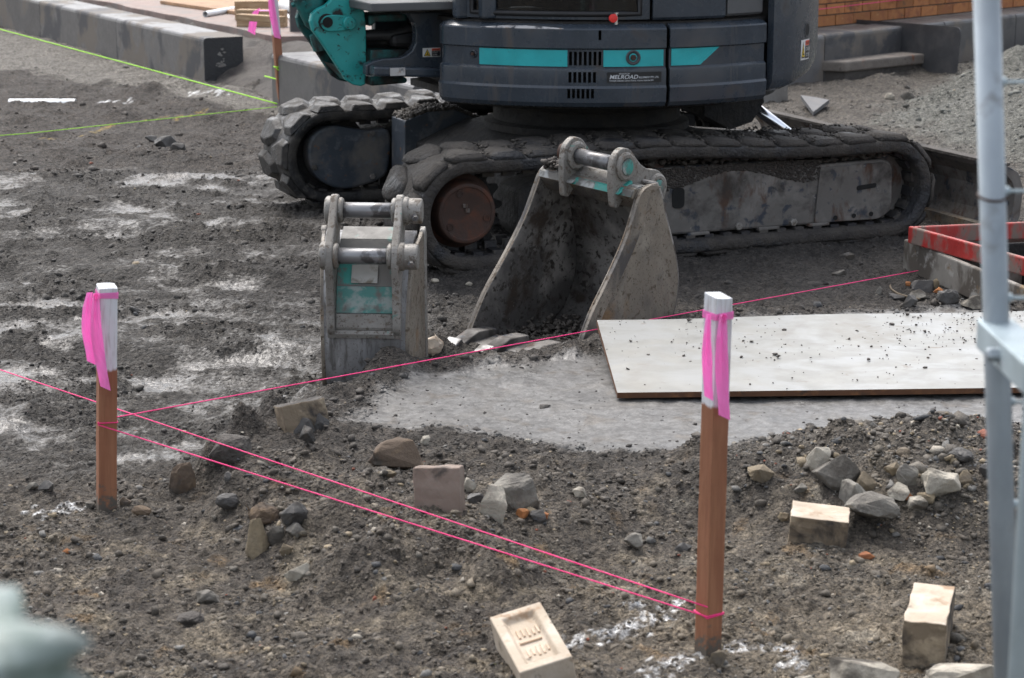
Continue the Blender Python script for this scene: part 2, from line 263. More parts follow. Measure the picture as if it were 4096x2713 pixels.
def pink_tape():
    m = bpy.data.materials.new('pink_tape'); m.use_nodes = True; nt = m.node_tree; nt.nodes.clear(); MATS['pink_tape'] = m
    out = nt.nodes.new('ShaderNodeOutputMaterial'); p = nt.nodes.new('ShaderNodeBsdfPrincipled'); t = nt.nodes.new('ShaderNodeBsdfTranslucent'); mx = nt.nodes.new('ShaderNodeMixShader')
    p.inputs['Base Color'].default_value = (1.0, .37, .75, 1); p.inputs['Roughness'].default_value = .35; t.inputs['Color'].default_value = (1.0, .38, .77, 1); mx.inputs[0].default_value = .5
    nt.links.new(p.outputs[0], mx.inputs[1]); nt.links.new(t.outputs[0], mx.inputs[2]); nt.links.new(mx.outputs[0], out.inputs[0])
pink_tape()
def glass():
    m = bpy.data.materials.new('window_glass'); m.use_nodes = True; nt = m.node_tree; nt.nodes.clear(); MATS['window_glass'] = m
    out = nt.nodes.new('ShaderNodeOutputMaterial'); g = nt.nodes.new('ShaderNodeBsdfGlossy'); g.inputs['Roughness'].default_value = .06; t = nt.nodes.new('ShaderNodeBsdfTransparent'); t.inputs['Color'].default_value = (.42, .45, .47, 1)
    d = nt.nodes.new('ShaderNodeBsdfDiffuse'); d.inputs['Color'].default_value = (.05, .05, .05, 1); m0 = nt.nodes.new('ShaderNodeMixShader'); m0.inputs[0].default_value = .12
    f = nt.nodes.new('ShaderNodeFresnel'); f.inputs[0].default_value = 1.5; mx = nt.nodes.new('ShaderNodeMixShader')
    nt.links.new(t.outputs[0], m0.inputs[1]); nt.links.new(d.outputs[0], m0.inputs[2]); nt.links.new(f.outputs[0], mx.inputs[0]); nt.links.new(m0.outputs[0], mx.inputs[1]); nt.links.new(g.outputs[0], mx.inputs[2]); nt.links.new(mx.outputs[0], out.inputs[0])
glass()
def stake_mat(name, zsplit, edge=.02):
    """hardwood below, white paint above a ragged line at height zsplit of the stake"""
    m = MATS['hardwood'].copy(); m.name = name; MATS[name] = m; nt = m.node_tree
    p = [n for n in nt.nodes if n.type == 'BSDF_PRINCIPLED'][0]; src = p.inputs['Base Color'].links[0].from_socket
    tc = [n for n in nt.nodes if n.type == 'TEX_COORD'][0]; sx = nt.nodes.new('ShaderNodeSeparateXYZ'); nt.links.new(tc.outputs['Object'], sx.inputs[0])
    mp = nt.nodes.new('ShaderNodeMapping'); mp.inputs['Scale'].default_value = (3, 3, 1); nt.links.new(tc.outputs['Object'], mp.inputs[0])
    nz = noise_tex(nt, mp.outputs[0], 14, 4); a = nt.nodes.new('ShaderNodeMath'); a.operation = 'MULTIPLY_ADD'; a.inputs[1].default_value = edge * 2
    nt.links.new(nz, a.inputs[0]); nt.links.new(sx.outputs[2], a.inputs[2])
    f = sharp(nt, a.outputs[0], zsplit + edge - .004, zsplit + edge + .004)
    gr = nt.nodes.new('ShaderNodeMapping'); gr.inputs['Scale'].default_value = (30, 30, 2); nt.links.new(tc.outputs['Object'], gr.inputs[0])
    wh = mixc(nt, sharp(nt, noise_tex(nt, gr.outputs[0], 6, 5), .5, .72), (.62, .64, .66), (.38, .36, .35))
    c = mixc(nt, f, src, wh)
    spl = noise_tex(nt, tc.outputs['Object'], 55, 5, .7); md_ = nt.nodes.new('ShaderNodeMath'); md_.operation = 'MULTIPLY_ADD'; md_.inputs[1].default_value = -.235; nt.links.new(spl, md_.inputs[0]); nt.links.new(sx.outputs[2], md_.inputs[2])
    c = mixc(nt, sharp(nt, md_.outputs[0], .035, .0), c, (.10, .085, .068)); nt.links.new(c, p.inputs['Base Color']); return m

# ---------------------------------------------------------------- objects
def props(o, label=None, cat=None, group=None, kind=None):
    if label: o['label'] = label
    if cat: o['category'] = cat
    if group: o['group'] = group
    if kind: o['kind'] = kind
    return o
def empty(name, loc, rotz=0.0, label=None, cat=None, group=None):
    o = bpy.data.objects.new(name, None); COL.objects.link(o); o.location = loc; o.rotation_euler = (0, 0, rotz); o.empty_display_size = .1
    return props(o, label, cat, group)
def link(name, me, m, parent=None, smooth=False, bevel=0.0, solid=0.0, off=-1.0, seg=2):
    o = bpy.data.objects.new(name, me); COL.objects.link(o)
    if m: 
        me.materials.clear()
        for k in (m if isinstance(m, (list, tuple)) else [m]): me.materials.append(MATS[k] if isinstance(k, str) else k)
    if parent: o.parent = parent
    if smooth: me.polygons.foreach_set('use_smooth', [True] * len(me.polygons))
    if solid: s = o.modifiers.new('solid', 'SOLIDIFY'); s.thickness = solid; s.offset = off
    if bevel:
        b = o.modifiers.new('bevel', 'BEVEL'); b.width = bevel; b.segments = seg; b.limit_method = 'ANGLE'; b.angle_limit = R_(40)
    return o
class MB:
    """collects simple shapes into one mesh"""
    def __init__(s): s.v = []; s.f = []; s.mi = []
    def add(s, vs, fs, mi=0):
        n = len(s.v); s.v += [tuple(p) for p in vs]; s.f += [tuple(i + n for i in f) for f in fs]; s.mi += [mi] * len(fs); return s
    def box(s, a, b, mi=0, M=None):
        x0, y0, z0 = a; x1, y1, z1 = b
        vs = [Vector(p) for p in ((x0, y0, z0), (x1, y0, z0), (x1, y1, z0), (x0, y1, z0), (x0, y0, z1), (x1, y0, z1), (x1, y1, z1), (x0, y1, z1))]
        if M: vs = [M @ p for p in vs]
        return s.add(vs, [(0, 3, 2, 1), (4, 5, 6, 7), (0, 1, 5, 4), (1, 2, 6, 5), (2, 3, 7, 6), (3, 0, 4, 7)], mi)
    def prism(s, poly, axis, a, b, mi=0):
        """poly in the two other axes, extruded from a to b along axis (0,1,2)"""
        def pt(p, t):
            if axis == 0: return (t, p[0], p[1])
            if axis == 1: return (p[0], t, p[1])
            return (p[0], p[1], t)
        n = len(poly); vs = [pt(p, a) for p in poly] + [pt(p, b) for p in poly]
        fs = [tuple(range(n)), tuple(range(2 * n - 1, n - 1, -1))] + [(i, i + n, (i + 1) % n + n, (i + 1) % n) for i in range(n)]
        return s.add(vs, fs, mi)
    def tube(s, pts, r, n=8, mi=0, cap=True, closed=False):
        pts = [Vector(p) for p in pts]; vs = []; fs = []; m = len(pts); prev = None
        rr = r if isinstance(r, (list, tuple)) else [r] * m
        for i, p in enumerate(pts):
            if closed: t = (pts[(i + 1) % m] - pts[i - 1]).normalized()
            else: t = (pts[min(i + 1, m - 1)] - pts[max(i - 1, 0)]).normalized()
            if prev is None:
                a = Vector((0, 0, 1)) if abs(t.z) < .9 else Vector((1, 0, 0)); x = t.cross(a).normalized()
            else: x = (prev - t * prev.dot(t)).normalized()
            prev = x; y = t.cross(x)
            vs += [p + (x * math.cos(2 * math.pi * k / n) + y * math.sin(2 * math.pi * k / n)) * rr[i] for k in range(n)]
        for i in range(m - (0 if closed else 1)):
            j = (i + 1) % m
            fs += [(i * n + k, i * n + (k + 1) % n, j * n + (k + 1) % n, j * n + k) for k in range(n)]
        if cap and not closed: fs += [tuple(range(n - 1, -1, -1)), tuple(range((m - 1) * n, m * n))]
        return s.add(vs, fs, mi)
    def lathe(s, prof, c, d, n=24, mi=0):
        """prof: (radius, distance along direction d) from centre c"""
        c = Vector(c); d = Vector(d).normalized(); a = Vector((0, 0, 1)) if abs(d.z) < .9 else Vector((1, 0, 0)); x = d.cross(a).normalized(); y = d.cross(x)
        vs = []; fs = []
        for r, t in prof: vs += [c + d * t + (x * math.cos(2 * math.pi * k / n) + y * math.sin(2 * math.pi * k / n)) * max(r, 1e-4) for k in range(n)]
        for i in range(len(prof) - 1): fs += [(i * n + k, i * n + (k + 1) % n, (i + 1) * n + (k + 1) % n, (i + 1) * n + k) for k in range(n)]
        fs += [tuple(range(n)), tuple(range(len(prof) * n - 1, (len(prof) - 1) * n - 1, -1))]
        return s.add(vs, fs, mi)
    def mesh(s, name='m'):
        me = bpy.data.meshes.new(name); me.from_pydata(s.v, [], s.f)
        bm = bmesh.new(); bm.from_mesh(me)
        bmesh.ops.recalc_face_normals(bm, faces=bm.faces); bm.to_mesh(me); bm.free()
        if any(s.mi): me.polygons.foreach_set('material_index', s.mi)
        me.update(); return me
    def build(s, name, m, parent=None, **k): return link(name, s.mesh(name), m, parent, **k)
def rounded(pts, r, n=4):
    """round the corners of a polygon; r may be one radius or one per corner"""
    out = []; N = len(pts)
    for i, p in enumerate(pts):
        rr = r[i] if isinstance(r, (list, tuple)) else r
        p = Vector(p); a = Vector(pts[i - 1]); b = Vector(pts[(i + 1) % N]); da = (a - p); db = (b - p)
        if rr <= 0: out.append(tuple(p)); continue
        l = min(rr, da.length * .45, db.length * .45); p0 = p + da.normalized() * l; p1 = p + db.normalized() * l
        for k in range(n + 1):
            t = k / n; out.append(tuple(p0 * (1 - t) ** 2 + p * 2 * t * (1 - t) + p1 * t * t))
    return out
def crom(pts, n=6, closed=False):
    P = [Vector(p) for p in pts]; out = []; m = len(P)
    for i in range(m if closed else m - 1):
        p0 = P[i - 1] if (closed or i) else P[0]; p1 = P[i]; p2 = P[(i + 1) % m]; p3 = P[(i + 2) % m] if (closed or i + 2 < m) else P[-1]
        for k in range(n):
            t = k / n; out.append(.5 * ((2 * p1) + (p2 - p0) * t + (2 * p0 - 5 * p1 + 4 * p2 - p3) * t * t + (3 * p1 - p0 - 3 * p2 + p3) * t ** 3))
    if not closed: out.append(P[-1])
    return out

# ================================================================ THE GROUND
def ground_material():
    m = bpy.data.materials.new('ground_soil'); m.use_nodes = True; nt = m.node_tree; nt.nodes.clear(); MATS['ground_soil'] = m
    out = nt.nodes.new('ShaderNodeOutputMaterial'); p = nt.nodes.new('ShaderNodeBsdfPrincipled'); nt.links.new(p.outputs[0], out.inputs[0])
    at = nt.nodes.new('ShaderNodeAttribute'); at.attribute_name = 'soil'; sm = nt.nodes.new('ShaderNodeAttribute'); sm.attribute_name = 'smoothed'
    tc = nt.nodes.new('ShaderNodeTexCoord'); v = tc.outputs['Object']
    c = at.outputs['Color']
    n1 = noise_tex(nt, v, 130, 4, .6); c = mixc(nt, sharp(nt, n1, .3, .7), mixc(nt, 1.0, c, (.72, .71, .70), 'MULTIPLY'), mixc(nt, 1.0, c, (1.3, 1.28, 1.25), 'MULTIPLY'))
    n2 = noise_tex(nt, v, 330, 2, .5); c = mixc(nt, sharp(nt, n2, .68, .74), c, mixc(nt, 1.0, c, (2.4, 2.25, 2.0), 'MULTIPLY'))
    n3 = noise_tex(nt, v, 210, 2, .5); c = mixc(nt, sharp(nt, n3, .66, .72), c, mixc(nt, 1.0, c, (.45, .45, .46), 'MULTIPLY'))
    n4 = noise_tex(nt, v, 36, 5, .65); c = mixc(nt, sharp(nt, n4, .36, .62), mixc(nt, 1.0, c, (.60, .585, .57), 'MULTIPLY'), mixc(nt, 1.0, c, (1.18, 1.17, 1.15), 'MULTIPLY'))  # damp and dry mottling in the colour, also standing in for weak self-shadow
    def vor(sc):
        t = nt.nodes.new('ShaderNodeTexVoronoi'); t.inputs['Scale'].default_value = sc; dv = nt.nodes.new('ShaderNodeVectorMath'); dv.operation = 'ADD'
        wn_ = nt.nodes.new('ShaderNodeTexNoise'); wn_.inputs['Scale'].default_value = sc * .9; nt.links.new(v, wn_.inputs['Vector']); sc_ = nt.nodes.new('ShaderNodeVectorMath'); sc_.operation = 'SCALE'; sc_.inputs['Scale'].default_value = .8 / sc
        nt.links.new(wn_.outputs['Color'], sc_.inputs[0]); nt.links.new(v, dv.inputs[0]); nt.links.new(sc_.outputs[0], dv.inputs[1]); nt.links.new(dv.outputs[0], t.inputs['Vector']); return t
    va, vb = vor(62), vor(150)
    for t, lo, hi in ((va, .62, 1.40), (vb, .70, 1.35)):
        sx = nt.nodes.new('ShaderNodeSeparateColor'); nt.links.new(t.outputs['Color'], sx.inputs[0]); mv = nt.nodes.new('ShaderNodeMapRange'); mv.inputs['To Min'].default_value = lo; mv.inputs['To Max'].default_value = hi; nt.links.new(sx.outputs[0], mv.inputs['Value'])
        cv = nt.nodes.new('ShaderNodeCombineColor'); [nt.links.new(mv.outputs[0], cv.inputs[k]) for k in range(3)]; fz_ = nt.nodes.new('ShaderNodeMapRange'); fz_.inputs['From Min'].default_value = .75; fz_.inputs['From Max'].default_value = .3; nt.links.new(at.outputs['Alpha'], fz_.inputs['Value'])
        c = mixc(nt, fz_.outputs[0], c, mixc(nt, 1.0, c, cv.outputs[0], 'MULTIPLY'))
    nt.links.new(c, p.inputs['Base Color'])
    w = at.outputs['Alpha']; nw = noise_tex(nt, v, 48, 7, .78)
    a = nt.nodes.new('ShaderNodeMath'); a.operation = 'MULTIPLY_ADD'; a.inputs[1].default_value = 2.3; a.inputs[2].default_value = -1.2; nt.links.new(nw, a.inputs[0])
    b = nt.nodes.new('ShaderNodeMath'); b.operation = 'ADD'; nt.links.new(a.outputs[0], b.inputs[0]); nt.links.new(w, b.inputs[1])
    mr = nt.nodes.new('ShaderNodeMapRange'); mr.inputs['From Min'].default_value = .25; mr.inputs['From Max'].default_value = .9; mr.inputs['To Min'].default_value = .9; mr.inputs['To Max'].default_value = .22
    nt.links.new(b.outputs[0], mr.inputs['Value'])
    rx = nt.nodes.new('ShaderNodeMix'); nt.links.new(sm.outputs['Fac'], rx.inputs['Factor']); nt.links.new(mr.outputs[0], rx.inputs['A']); rr_ = nt.nodes.new('ShaderNodeMapRange'); rr_.inputs['From Min'].default_value = .3; rr_.inputs['From Max'].default_value = .7; rr_.inputs['To Min'].default_value = .58; rr_.inputs['To Max'].default_value = .36; nt.links.new(noise_tex(nt, v, 5, 4, .6), rr_.inputs['Value']); nt.links.new(rr_.outputs[0], rx.inputs['B']); nt.links.new(rx.outputs['Result'], p.inputs['Roughness'])
    p.inputs['Specular IOR Level'].default_value = .5
    b1 = nt.nodes.new('ShaderNodeBump'); b1.inputs['Strength'].default_value = .8; b1.inputs['Distance'].default_value = .012; hm = nt.nodes.new('ShaderNodeMath'); hm.operation = 'SUBTRACT'; nt.links.new(noise_tex(nt, v, 70, 5, .6), hm.inputs[0]); nt.links.new(va.outputs['Distance'], hm.inputs[1]); nt.links.new(hm.outputs[0], b1.inputs['Height'])
    b2 = nt.nodes.new('ShaderNodeBump'); b2.inputs['Strength'].default_value = .6; b2.inputs['Distance'].default_value = .006; hn = nt.nodes.new('ShaderNodeMath'); hn.operation = 'SUBTRACT'; nt.links.new(noise_tex(nt, v, 300, 3, .6), hn.inputs[0]); nt.links.new(vb.outputs['Distance'], hn.inputs[1]); nt.links.new(hn.outputs[0], b2.inputs['Height']); nt.links.new(b1.outputs[0], b2.inputs['Normal'])
    for bb, lo, hi in ((b1, .25, 1.0), (b2, .2, .8)):
        mm = nt.nodes.new('ShaderNodeMapRange'); mm.inputs['From Min'].default_value = .35; mm.inputs['From Max'].default_value = .8; mm.inputs['To Min'].default_value = hi; mm.inputs['To Max'].default_value = lo
        nt.links.new(b.outputs[0], mm.inputs['Value']); ms = nt.nodes.new('ShaderNodeMix'); nt.links.new(sm.outputs['Fac'], ms.inputs['Factor']); nt.links.new(mm.outputs[0], ms.inputs['A']); ms.inputs['B'].default_value = .10; nt.links.new(ms.outputs['Result'], bb.inputs['Strength'])
    nt.links.new(b2.outputs[0], p.inputs['Normal'])
ground_material()
MARKS_W = [((92, 1186), (150, 1178), .028), ((150, 1178), (186, 1170), .02), ((1330, 1486), (1400, 1462), .022), ((1400, 1462), (1525, 1436), .026), ((1525, 1550), (1612, 1516), .03), ((1680, 1500), (1730, 1505), .02),
           ((1470, 1395), (1560, 1400), .02), ((452, 218), (515, 212), .045), ((232, 235), (300, 230), .03), ((1790, 1500), (1850, 1540), .03)]
MARKS_Y = [((205, 308), (262, 290), .03), ((100, 322), (190, 318), .02), ((340, 280), (380, 273), .02), ((410, 272), (470, 258), .04)]
def soil(x, y, fine=True):
    """base colour and wetness of the ground at world positions"""
    wx = x + .05 * fbm(x * 3, y * 3, 2); wy = y + .05 * fbm(x * 3 + 40, y * 3, 2)
    sl = poly_sd(SLURRY, wx, wy); mo = poly_sd(MOUND, wx, wy); pi_ = poly_sd(PILE, wx, wy); ru = poly_sd(RUBBLE, wx, wy); sa = poly_sd(SAND, wx, wy)
    n = fbm(x * 2.2, y * 2.2, 4); n2 = fbm(x * 7 + 5, y * 7, 4); n3 = fbm(x * 1.2 + 50, y * 1.2, 3)
    col = np.empty(x.shape + (3,)); col[:] = (.058, .052, .046)
    def lay(c, f):
        f = np.clip(f, 0, 1)[..., None]; col[:] = col * (1 - f) + np.array(c) * f
    lay((.080, .072, .063), sstep(-.2, .5, n))
    lay((.085, .077, .068), sstep(9.8, 11.5, y) * sstep(.6, 1.6, x - .0 * y))
    lay((.048, .041, .036), sstep(10.2, 11.5, y + .5 * n) * sstep(0, -.8, x) * .9)            # turned brown earth below the kerb
    lay((.050, .047, .044), sstep(5.2, 5.9, y + .3 * n) * sstep(11.9, 10.4, y + .5 * n + .3 * n2) * sstep(.1, -.4, x))
    lay((.036, .033, .031), sstep(7.3, 8.0, y + n * .3) * sstep(11.2, 10.4, y) * sstep(-1.3, -.6, x) * sstep(2.6, 2.0, x))   # darker soil colour under and round the machine
    lay((.155, .149, .139), sstep(-.12, .12, sa + .1 * n2))
    lay((.125, .130, .122), sstep(-.25, .15, pi_ + .12 * n2))
    lay((.050, .044, .039), sstep(-.15, .1, mo) * .85)
    near = sstep(5.6, 4.6, y)
    lay((.098, .085, .070), near * .8); lay((.060, .052, .045), near * sstep(.0, .5, fbm(x * 5 + 70, y * 5, 4)) * .8)
    lay((.155, .134, .104), near * sstep(.0, .7, x + .35 * n) * sstep(5.0, 4.3, y) * .85)
    lay((.095, .085, .073), sstep(-.1, .1, ru) * .7)
    lay((.15, .13, .10), near * sstep(.2, .6, n2) * .75); lay((.24, .225, .195), near * sstep(.45, .75, fbm(x * 6 + 30, y * 6, 3)) * sstep(-.3, .5, x) * .7); lay((.16, .105, .05), near * sstep(.55, .8, fbm(x * 8 + 90, y * 8, 3)) * .6)
    lay((.130, .134, .140), sstep(-.05, .07, sl + .05 * n2))
    lay((.10, .10, .10), sstep(-.03, .03, sl) * sstep(.1, .5, n2) * .8)
    lay((.10, .092, .084), sstep(-.03, .03, sl) * sstep(.45, .7, fbm(x * 11, y * 11, 4)) * .8)
    # wet film, strongest in smeared streaks
    strk = fbm(x * 1.5 + 3, y * 2.4, 4); yb = y + .35 * n + .2 * n2
    mudz = sstep(5.4, 6.0, yb) * sstep(11.9, 10.4, yb) * sstep(.1, -.5, x + .2 * n) * (1 - sstep(-.1, .1, mo))
    wet = .12 + .25 * n + mudz * (.30 + .42 * strk + .30 * n2 - .40 * sstep(-.1, .35, fbm(x * 2.6 + 7, y * 3.4, 3)) - .5 * np.clip(fbm(x * 6 + 3, y * 9, 4) - .05, 0, 1)) + sstep(-.03, .05, sl) * (.72 + .25 * n2)
    wet += mudz * .25 * np.exp(-((yb - 7.2 + .12 * x) / .5) ** 2) + mudz * .35 * np.exp(-((yb - 10.9 + .05 * x) / .4) ** 2) + .32 * np.exp(-((yb - 6.2) / .45) ** 2) * mudz
    wet -= .3 * sstep(-.1, .1, sa) + .3 * sstep(-.2, .1, pi_) + .25 * near
    if fine:
        br = fbm(x * 60, y * 60, 2)
        for marks, c, dx in ((MARKS_W, (.72, .76, .82), 0), (MARKS_Y, (.24, .17, .035), 9)):
            for a, b, r in marks:
                A = gnd(*a); B = gnd(*b); sel = (np.abs(x - (A.x + B.x) / 2) < .6) & (np.abs(y - (A.y + B.y) / 2) < .8)
                if not sel.any(): continue
                xs, ys = x[sel], y[sel]; d = seg_d((A.x, A.y), (B.x, B.y), xs, ys * 1.0)
                f = sstep(.05, .45, (1 - d / r) * .55 + br[sel] * 1.1 + fbm(xs * 14 + dx, ys * 14, 2) * .6 - .09) * (d < r * 2.1) * .9
                cs = col[sel]; col[sel] = cs * (1 - f[:, None]) + np.array(c) * f[:, None]
    col *= (1 + .22 * n2)[..., None]
    col *= np.array([1.02, 1.0, .96])
    return np.clip(col, .012, .9), np.clip(wet, 0, 1)
def ground():
    xs = [0.0]; s = 0
    while xs[-1] < 6.2: xs.append(xs[-1] + max(.0098, .0068 * xs[-1]))
    while xs[-1] < 90: xs.append(xs[-1] * 1.25)
    xs = np.array(xs); xs = np.concatenate([-xs[:0:-1], xs])
    ys = [2.9]
    while ys[-1] < 24: ys.append(ys[-1] + .0029 * ys[-1])
    while ys[-1] < 140: ys.append(ys[-1] * 1.2)
    pre = [-40, -15, -5, -1, .5, 1.2, 1.8, 2.3, 2.6, 2.75, 2.83]; ys = np.array(pre + ys)
    X, Y = np.meshgrid(xs, ys); Z = height(X, Y)
    fade = sstep(26, 22, Y) * sstep(2.6, 3.0, Y + .0) ; Z = Z * np.where(Y > 20, sstep(28, 22, Y), 1.0)
    nx, ny = len(xs), len(ys); co = np.stack([X, Y, Z], -1).reshape(-1, 3)
    i = np.arange(nx * ny).reshape(ny, nx); q = np.stack([i[:-1, :-1], i[:-1, 1:], i[1:, 1:], i[1:, :-1]], -1).reshape(-1, 4)
    me = bpy.data.meshes.new('ground'); me.vertices.add(len(co)); me.vertices.foreach_set('co', co.ravel().astype(np.float32))
    me.loops.add(q.size); me.loops.foreach_set('vertex_index', q.ravel().astype(np.int32))
    me.polygons.add(len(q)); me.polygons.foreach_set('loop_start', np.arange(0, q.size, 4, dtype=np.int32)); me.polygons.foreach_set('use_smooth', np.ones(len(q), bool))
    me.update(calc_edges=True)
    c, w = soil(X.ravel(), Y.ravel()); a = me.color_attributes.new('soil', 'FLOAT_COLOR', 'POINT')
    a.data.foreach_set('color', np.concatenate([c, w[:, None]], 1).ravel().astype(np.float32))
    wx = X.ravel() + .05 * fbm(X.ravel() * 3, Y.ravel() * 3, 2); wy = Y.ravel() + .05 * fbm(X.ravel() * 3 + 40, Y.ravel() * 3, 2); sm = sstep(-.05, .07, poly_sd(SLURRY, wx, wy) + .05 * fbm(X.ravel() * 7 + 5, Y.ravel() * 7, 3)) * (1 - .8 * sstep(.5, .8, fbm(X.ravel() * 9, Y.ravel() * 9, 3)))
    a2 = me.attributes.new('smoothed', 'FLOAT', 'POINT'); a2.data.foreach_set('value', sm.astype(np.float32))
    o = link('ground', me, 'ground_soil'); props(o, 'wet grey-brown churned earth of the building site', kind='structure')
    print('ground quads', len(q))
ground()

# ---------------------------------------------------------------- loose gravel and clods: nobody could count them
def ico():
    bm = bmesh.new(); bmesh.ops.create_icosphere(bm, subdivisions=1, radius=1.0); v = np.array([p.co[:] for p in bm.verts]); f = np.array([[q.index for q in p.verts] for p in bm.faces]); bm.free(); return v, f
def pebble_material():
    m = bpy.data.materials.new('pebbles'); m.use_nodes = True; nt = m.node_tree; p = nt.nodes['Principled BSDF']; MATS['pebbles'] = m
    at = nt.nodes.new('ShaderNodeAttribute'); at.attribute_name = 'soil'; tc = nt.nodes.new('ShaderNodeTexCoord')
    n1 = noise_tex(nt, tc.outputs['Object'], 160, 4, .6)
    c = mixc(nt, sharp(nt, n1, .3, .7), mixc(nt, 1.0, at.outputs['Color'], (.7, .7, .7), 'MULTIPLY'), mixc(nt, 1.0, at.outputs['Color'], (1.3, 1.27, 1.22), 'MULTIPLY'))
    nt.links.new(c, p.inputs['Base Color']); p.inputs['Roughness'].default_value = .75
    b = nt.nodes.new('ShaderNodeBump'); b.inputs['Strength'].default_value = .6; b.inputs['Distance'].default_value = .006; nt.links.new(noise_tex(nt, tc.outputs['Object'], 140, 5, .6), b.inputs['Height']); nt.links.new(b.outputs[0], p.inputs['Normal'])
pebble_material()
def scatter_mesh(name, X, Y, Z, S, C, rng, flat=.7):
    """many small rough lumps as one mesh"""
    v, f = ico(); n = len(X); nv = len(v)
    q = rng.normal(size=(n, 4)); q /= np.linalg.norm(q, axis=1)[:, None]; w, x, y, z = q.T
    Rm = np.stack([1 - 2 * (y * y + z * z), 2 * (x * y - z * w), 2 * (x * z + y * w), 2 * (x * y + z * w), 1 - 2 * (x * x + z * z), 2 * (y * z - x * w), 2 * (x * z - y * w), 2 * (y * z + x * w), 1 - 2 * (x * x + y * y)], 1).reshape(n, 3, 3)
    V = v[None] * rng.uniform(.5, 1.35, (n, nv, 1)); V = V * rng.uniform(.55, 1.3, (n, 1, 3)); V = np.einsum('nij,nkj->nki', Rm, V)
    V[:, :, 2] *= flat; V *= S[:, None, None]; V += np.stack([X, Y, Z], 1)[:, None, :]
    F = (f[None] + (np.arange(n) * nv)[:, None, None]).reshape(-1, 3)
    me = bpy.data.meshes.new(name); me.vertices.add(n * nv); me.vertices.foreach_set('co', V.ravel().astype(np.float32))
    me.loops.add(F.size); me.loops.foreach_set('vertex_index', F.ravel().astype(np.int32)); me.polygons.add(len(F)); me.polygons.foreach_set('loop_start', np.arange(0, F.size, 3, dtype=np.int32))
    me.update(calc_edges=True)
    a = me.color_attributes.new('soil', 'FLOAT_COLOR', 'POINT'); cc = np.concatenate([np.repeat(C, nv, 0), np.ones((n * nv, 1))], 1); a.data.foreach_set('color', cc.ravel().astype(np.float32))
    return me
def gravel():
    rng = np.random.default_rng(21); n = 250000
    y = 3.3 * np.exp(rng.random(n) ** 1.25 * math.log(17 / 3.3)); x = (rng.random(n) * 2 - 1) * (.28 * y + .25)
    wx = x + .05 * fbm(x * 3, y * 3, 2); wy = y + .05 * fbm(x * 3 + 40, y * 3, 2)
    sl = poly_sd(SLURRY, wx, wy); mo = poly_sd(MOUND, wx, wy); ru = poly_sd(RUBBLE, wx, wy); pi_ = poly_sd(PILE, wx, wy)
    near = sstep(5.7, 5.0, y); dens = .045 + .62 * near + .5 * sstep(-.1, .05, mo) + .5 * sstep(-.1, .1, ru)
    dens *= .45 + .9 * sstep(-.35, .35, fbm(x * 3.1, y * 3.1, 3)); inslurry = sl > .015
    dens += .55 * sstep(.2, -.3, x) * sstep(5.2, 5.8, y) * sstep(12.5, 11.5, y) * (mo < -.05) * sstep(.02, .3, fbm(x * 2.6 + 7, y * 3.4, 3)); dens = np.where(inslurry, .035 + .05 * sstep(.25, .0, sl), dens); dens += .35 * (pi_ > -.1)
    dens += .12 * sstep(10.3, 11, y) * sstep(14.5, 13.5, y)
    dens += .5 * np.exp(-(sl / .07) ** 2) * (sl < .01); keep = rng.random(n) < dens * .85; x, y, sl, ru, near, inslurry = x[keep], y[keep], sl[keep], ru[keep], near[keep], inslurry[keep]; n = len(x)
    s = .0017 + .0030 * rng.random(n) ** 2.2 + .012 * rng.random(n) ** 20; s *= (1 + .13 * (y - 4)) * (1 + 1.3 * (ru > 0) * rng.random(n) ** 2); big = rng.random(n) < .003; s = np.where(big & ~inslurry, s * 2.2, s)
    z = height(x, y) + s * .02
    c, w = soil(x, y, False); c = c * rng.uniform(.72, 1.25, (n, 1))
    t = rng.random(n); pal = np.array([(.17, .165, .155), (.26, .21, .14), (.06, .062, .065), (.12, .108, .09), (.22, .07, .04), (.34, .31, .26)]); k = rng.choice(6, n, p=[.22, .22, .26, .19, .02, .09])
    stone = t < .05 + .15 * near + .2 * (ru > -.1); c = np.where(stone[:, None], pal[k] * rng.uniform(.7, 1.15, (n, 1)), c); c = np.where((inslurry & ~stone)[:, None], np.array([.045, .04, .036]), c)
    o = link('gravel', scatter_mesh('gravel', x, y, z, s, c, rng), 'pebbles'); props(o, 'loose gravel, grit and soil clods strewn over the ground', 'gravel', kind='stuff'); print('gravel', n)
gravel()

# ================================================================ BACKGROUND: kerbs, footpath, wall
KZ = .33
def kerb_block(name, p0, p1, label, group, depth=.30, top=KZ, cut_end=False):
    """one dressed kerb stone with a rounded front arris, from p0 to p1 along its front edge"""
    p0 = Vector(p0[:2]).to_3d(); p1 = Vector(p1[:2]).to_3d(); d = (p1 - p0); L = d.length; a = math.atan2(d.y, d.x)
    prof = [(0, -.12), (0, top - .03), (.004, top - .014), (.013, top - .004), (.03, top), (depth, top), (depth, -.12)]
    m = MB().prism(prof, 0, .0, L)
    o = m.build(name, ['bluestone', 'bluestone_dark'], bevel=.004); o.location = p0; o.rotation_euler = (0, 0, a)
    if cut_end:
        for p in o.data.polygons:
            if p.normal.x > .9: p.material_index = 1
    return props(o, label, 'kerb stone', group)
K0 = gz(470, 88, KZ); K9 = gz(94, 3, KZ); KD = (K0 - K9).normalized()      # the left-hand kerb line runs from far left towards the machine
def klen(px, py): return (gz(px, py, KZ) - K9).dot(KD)
def kp(t): return K9 + KD * t
t_end = klen(470, 88); t_j1 = klen(267, 42); t_j2 = klen(91, 2)
GK = 'bluestone kerb line on the left'
kerb_block('kerb_stone', kp(t_j1 + .006), kp(t_end), 'bluestone kerb stone with dark sawn end face marked by pale chips', GK, cut_end=True)
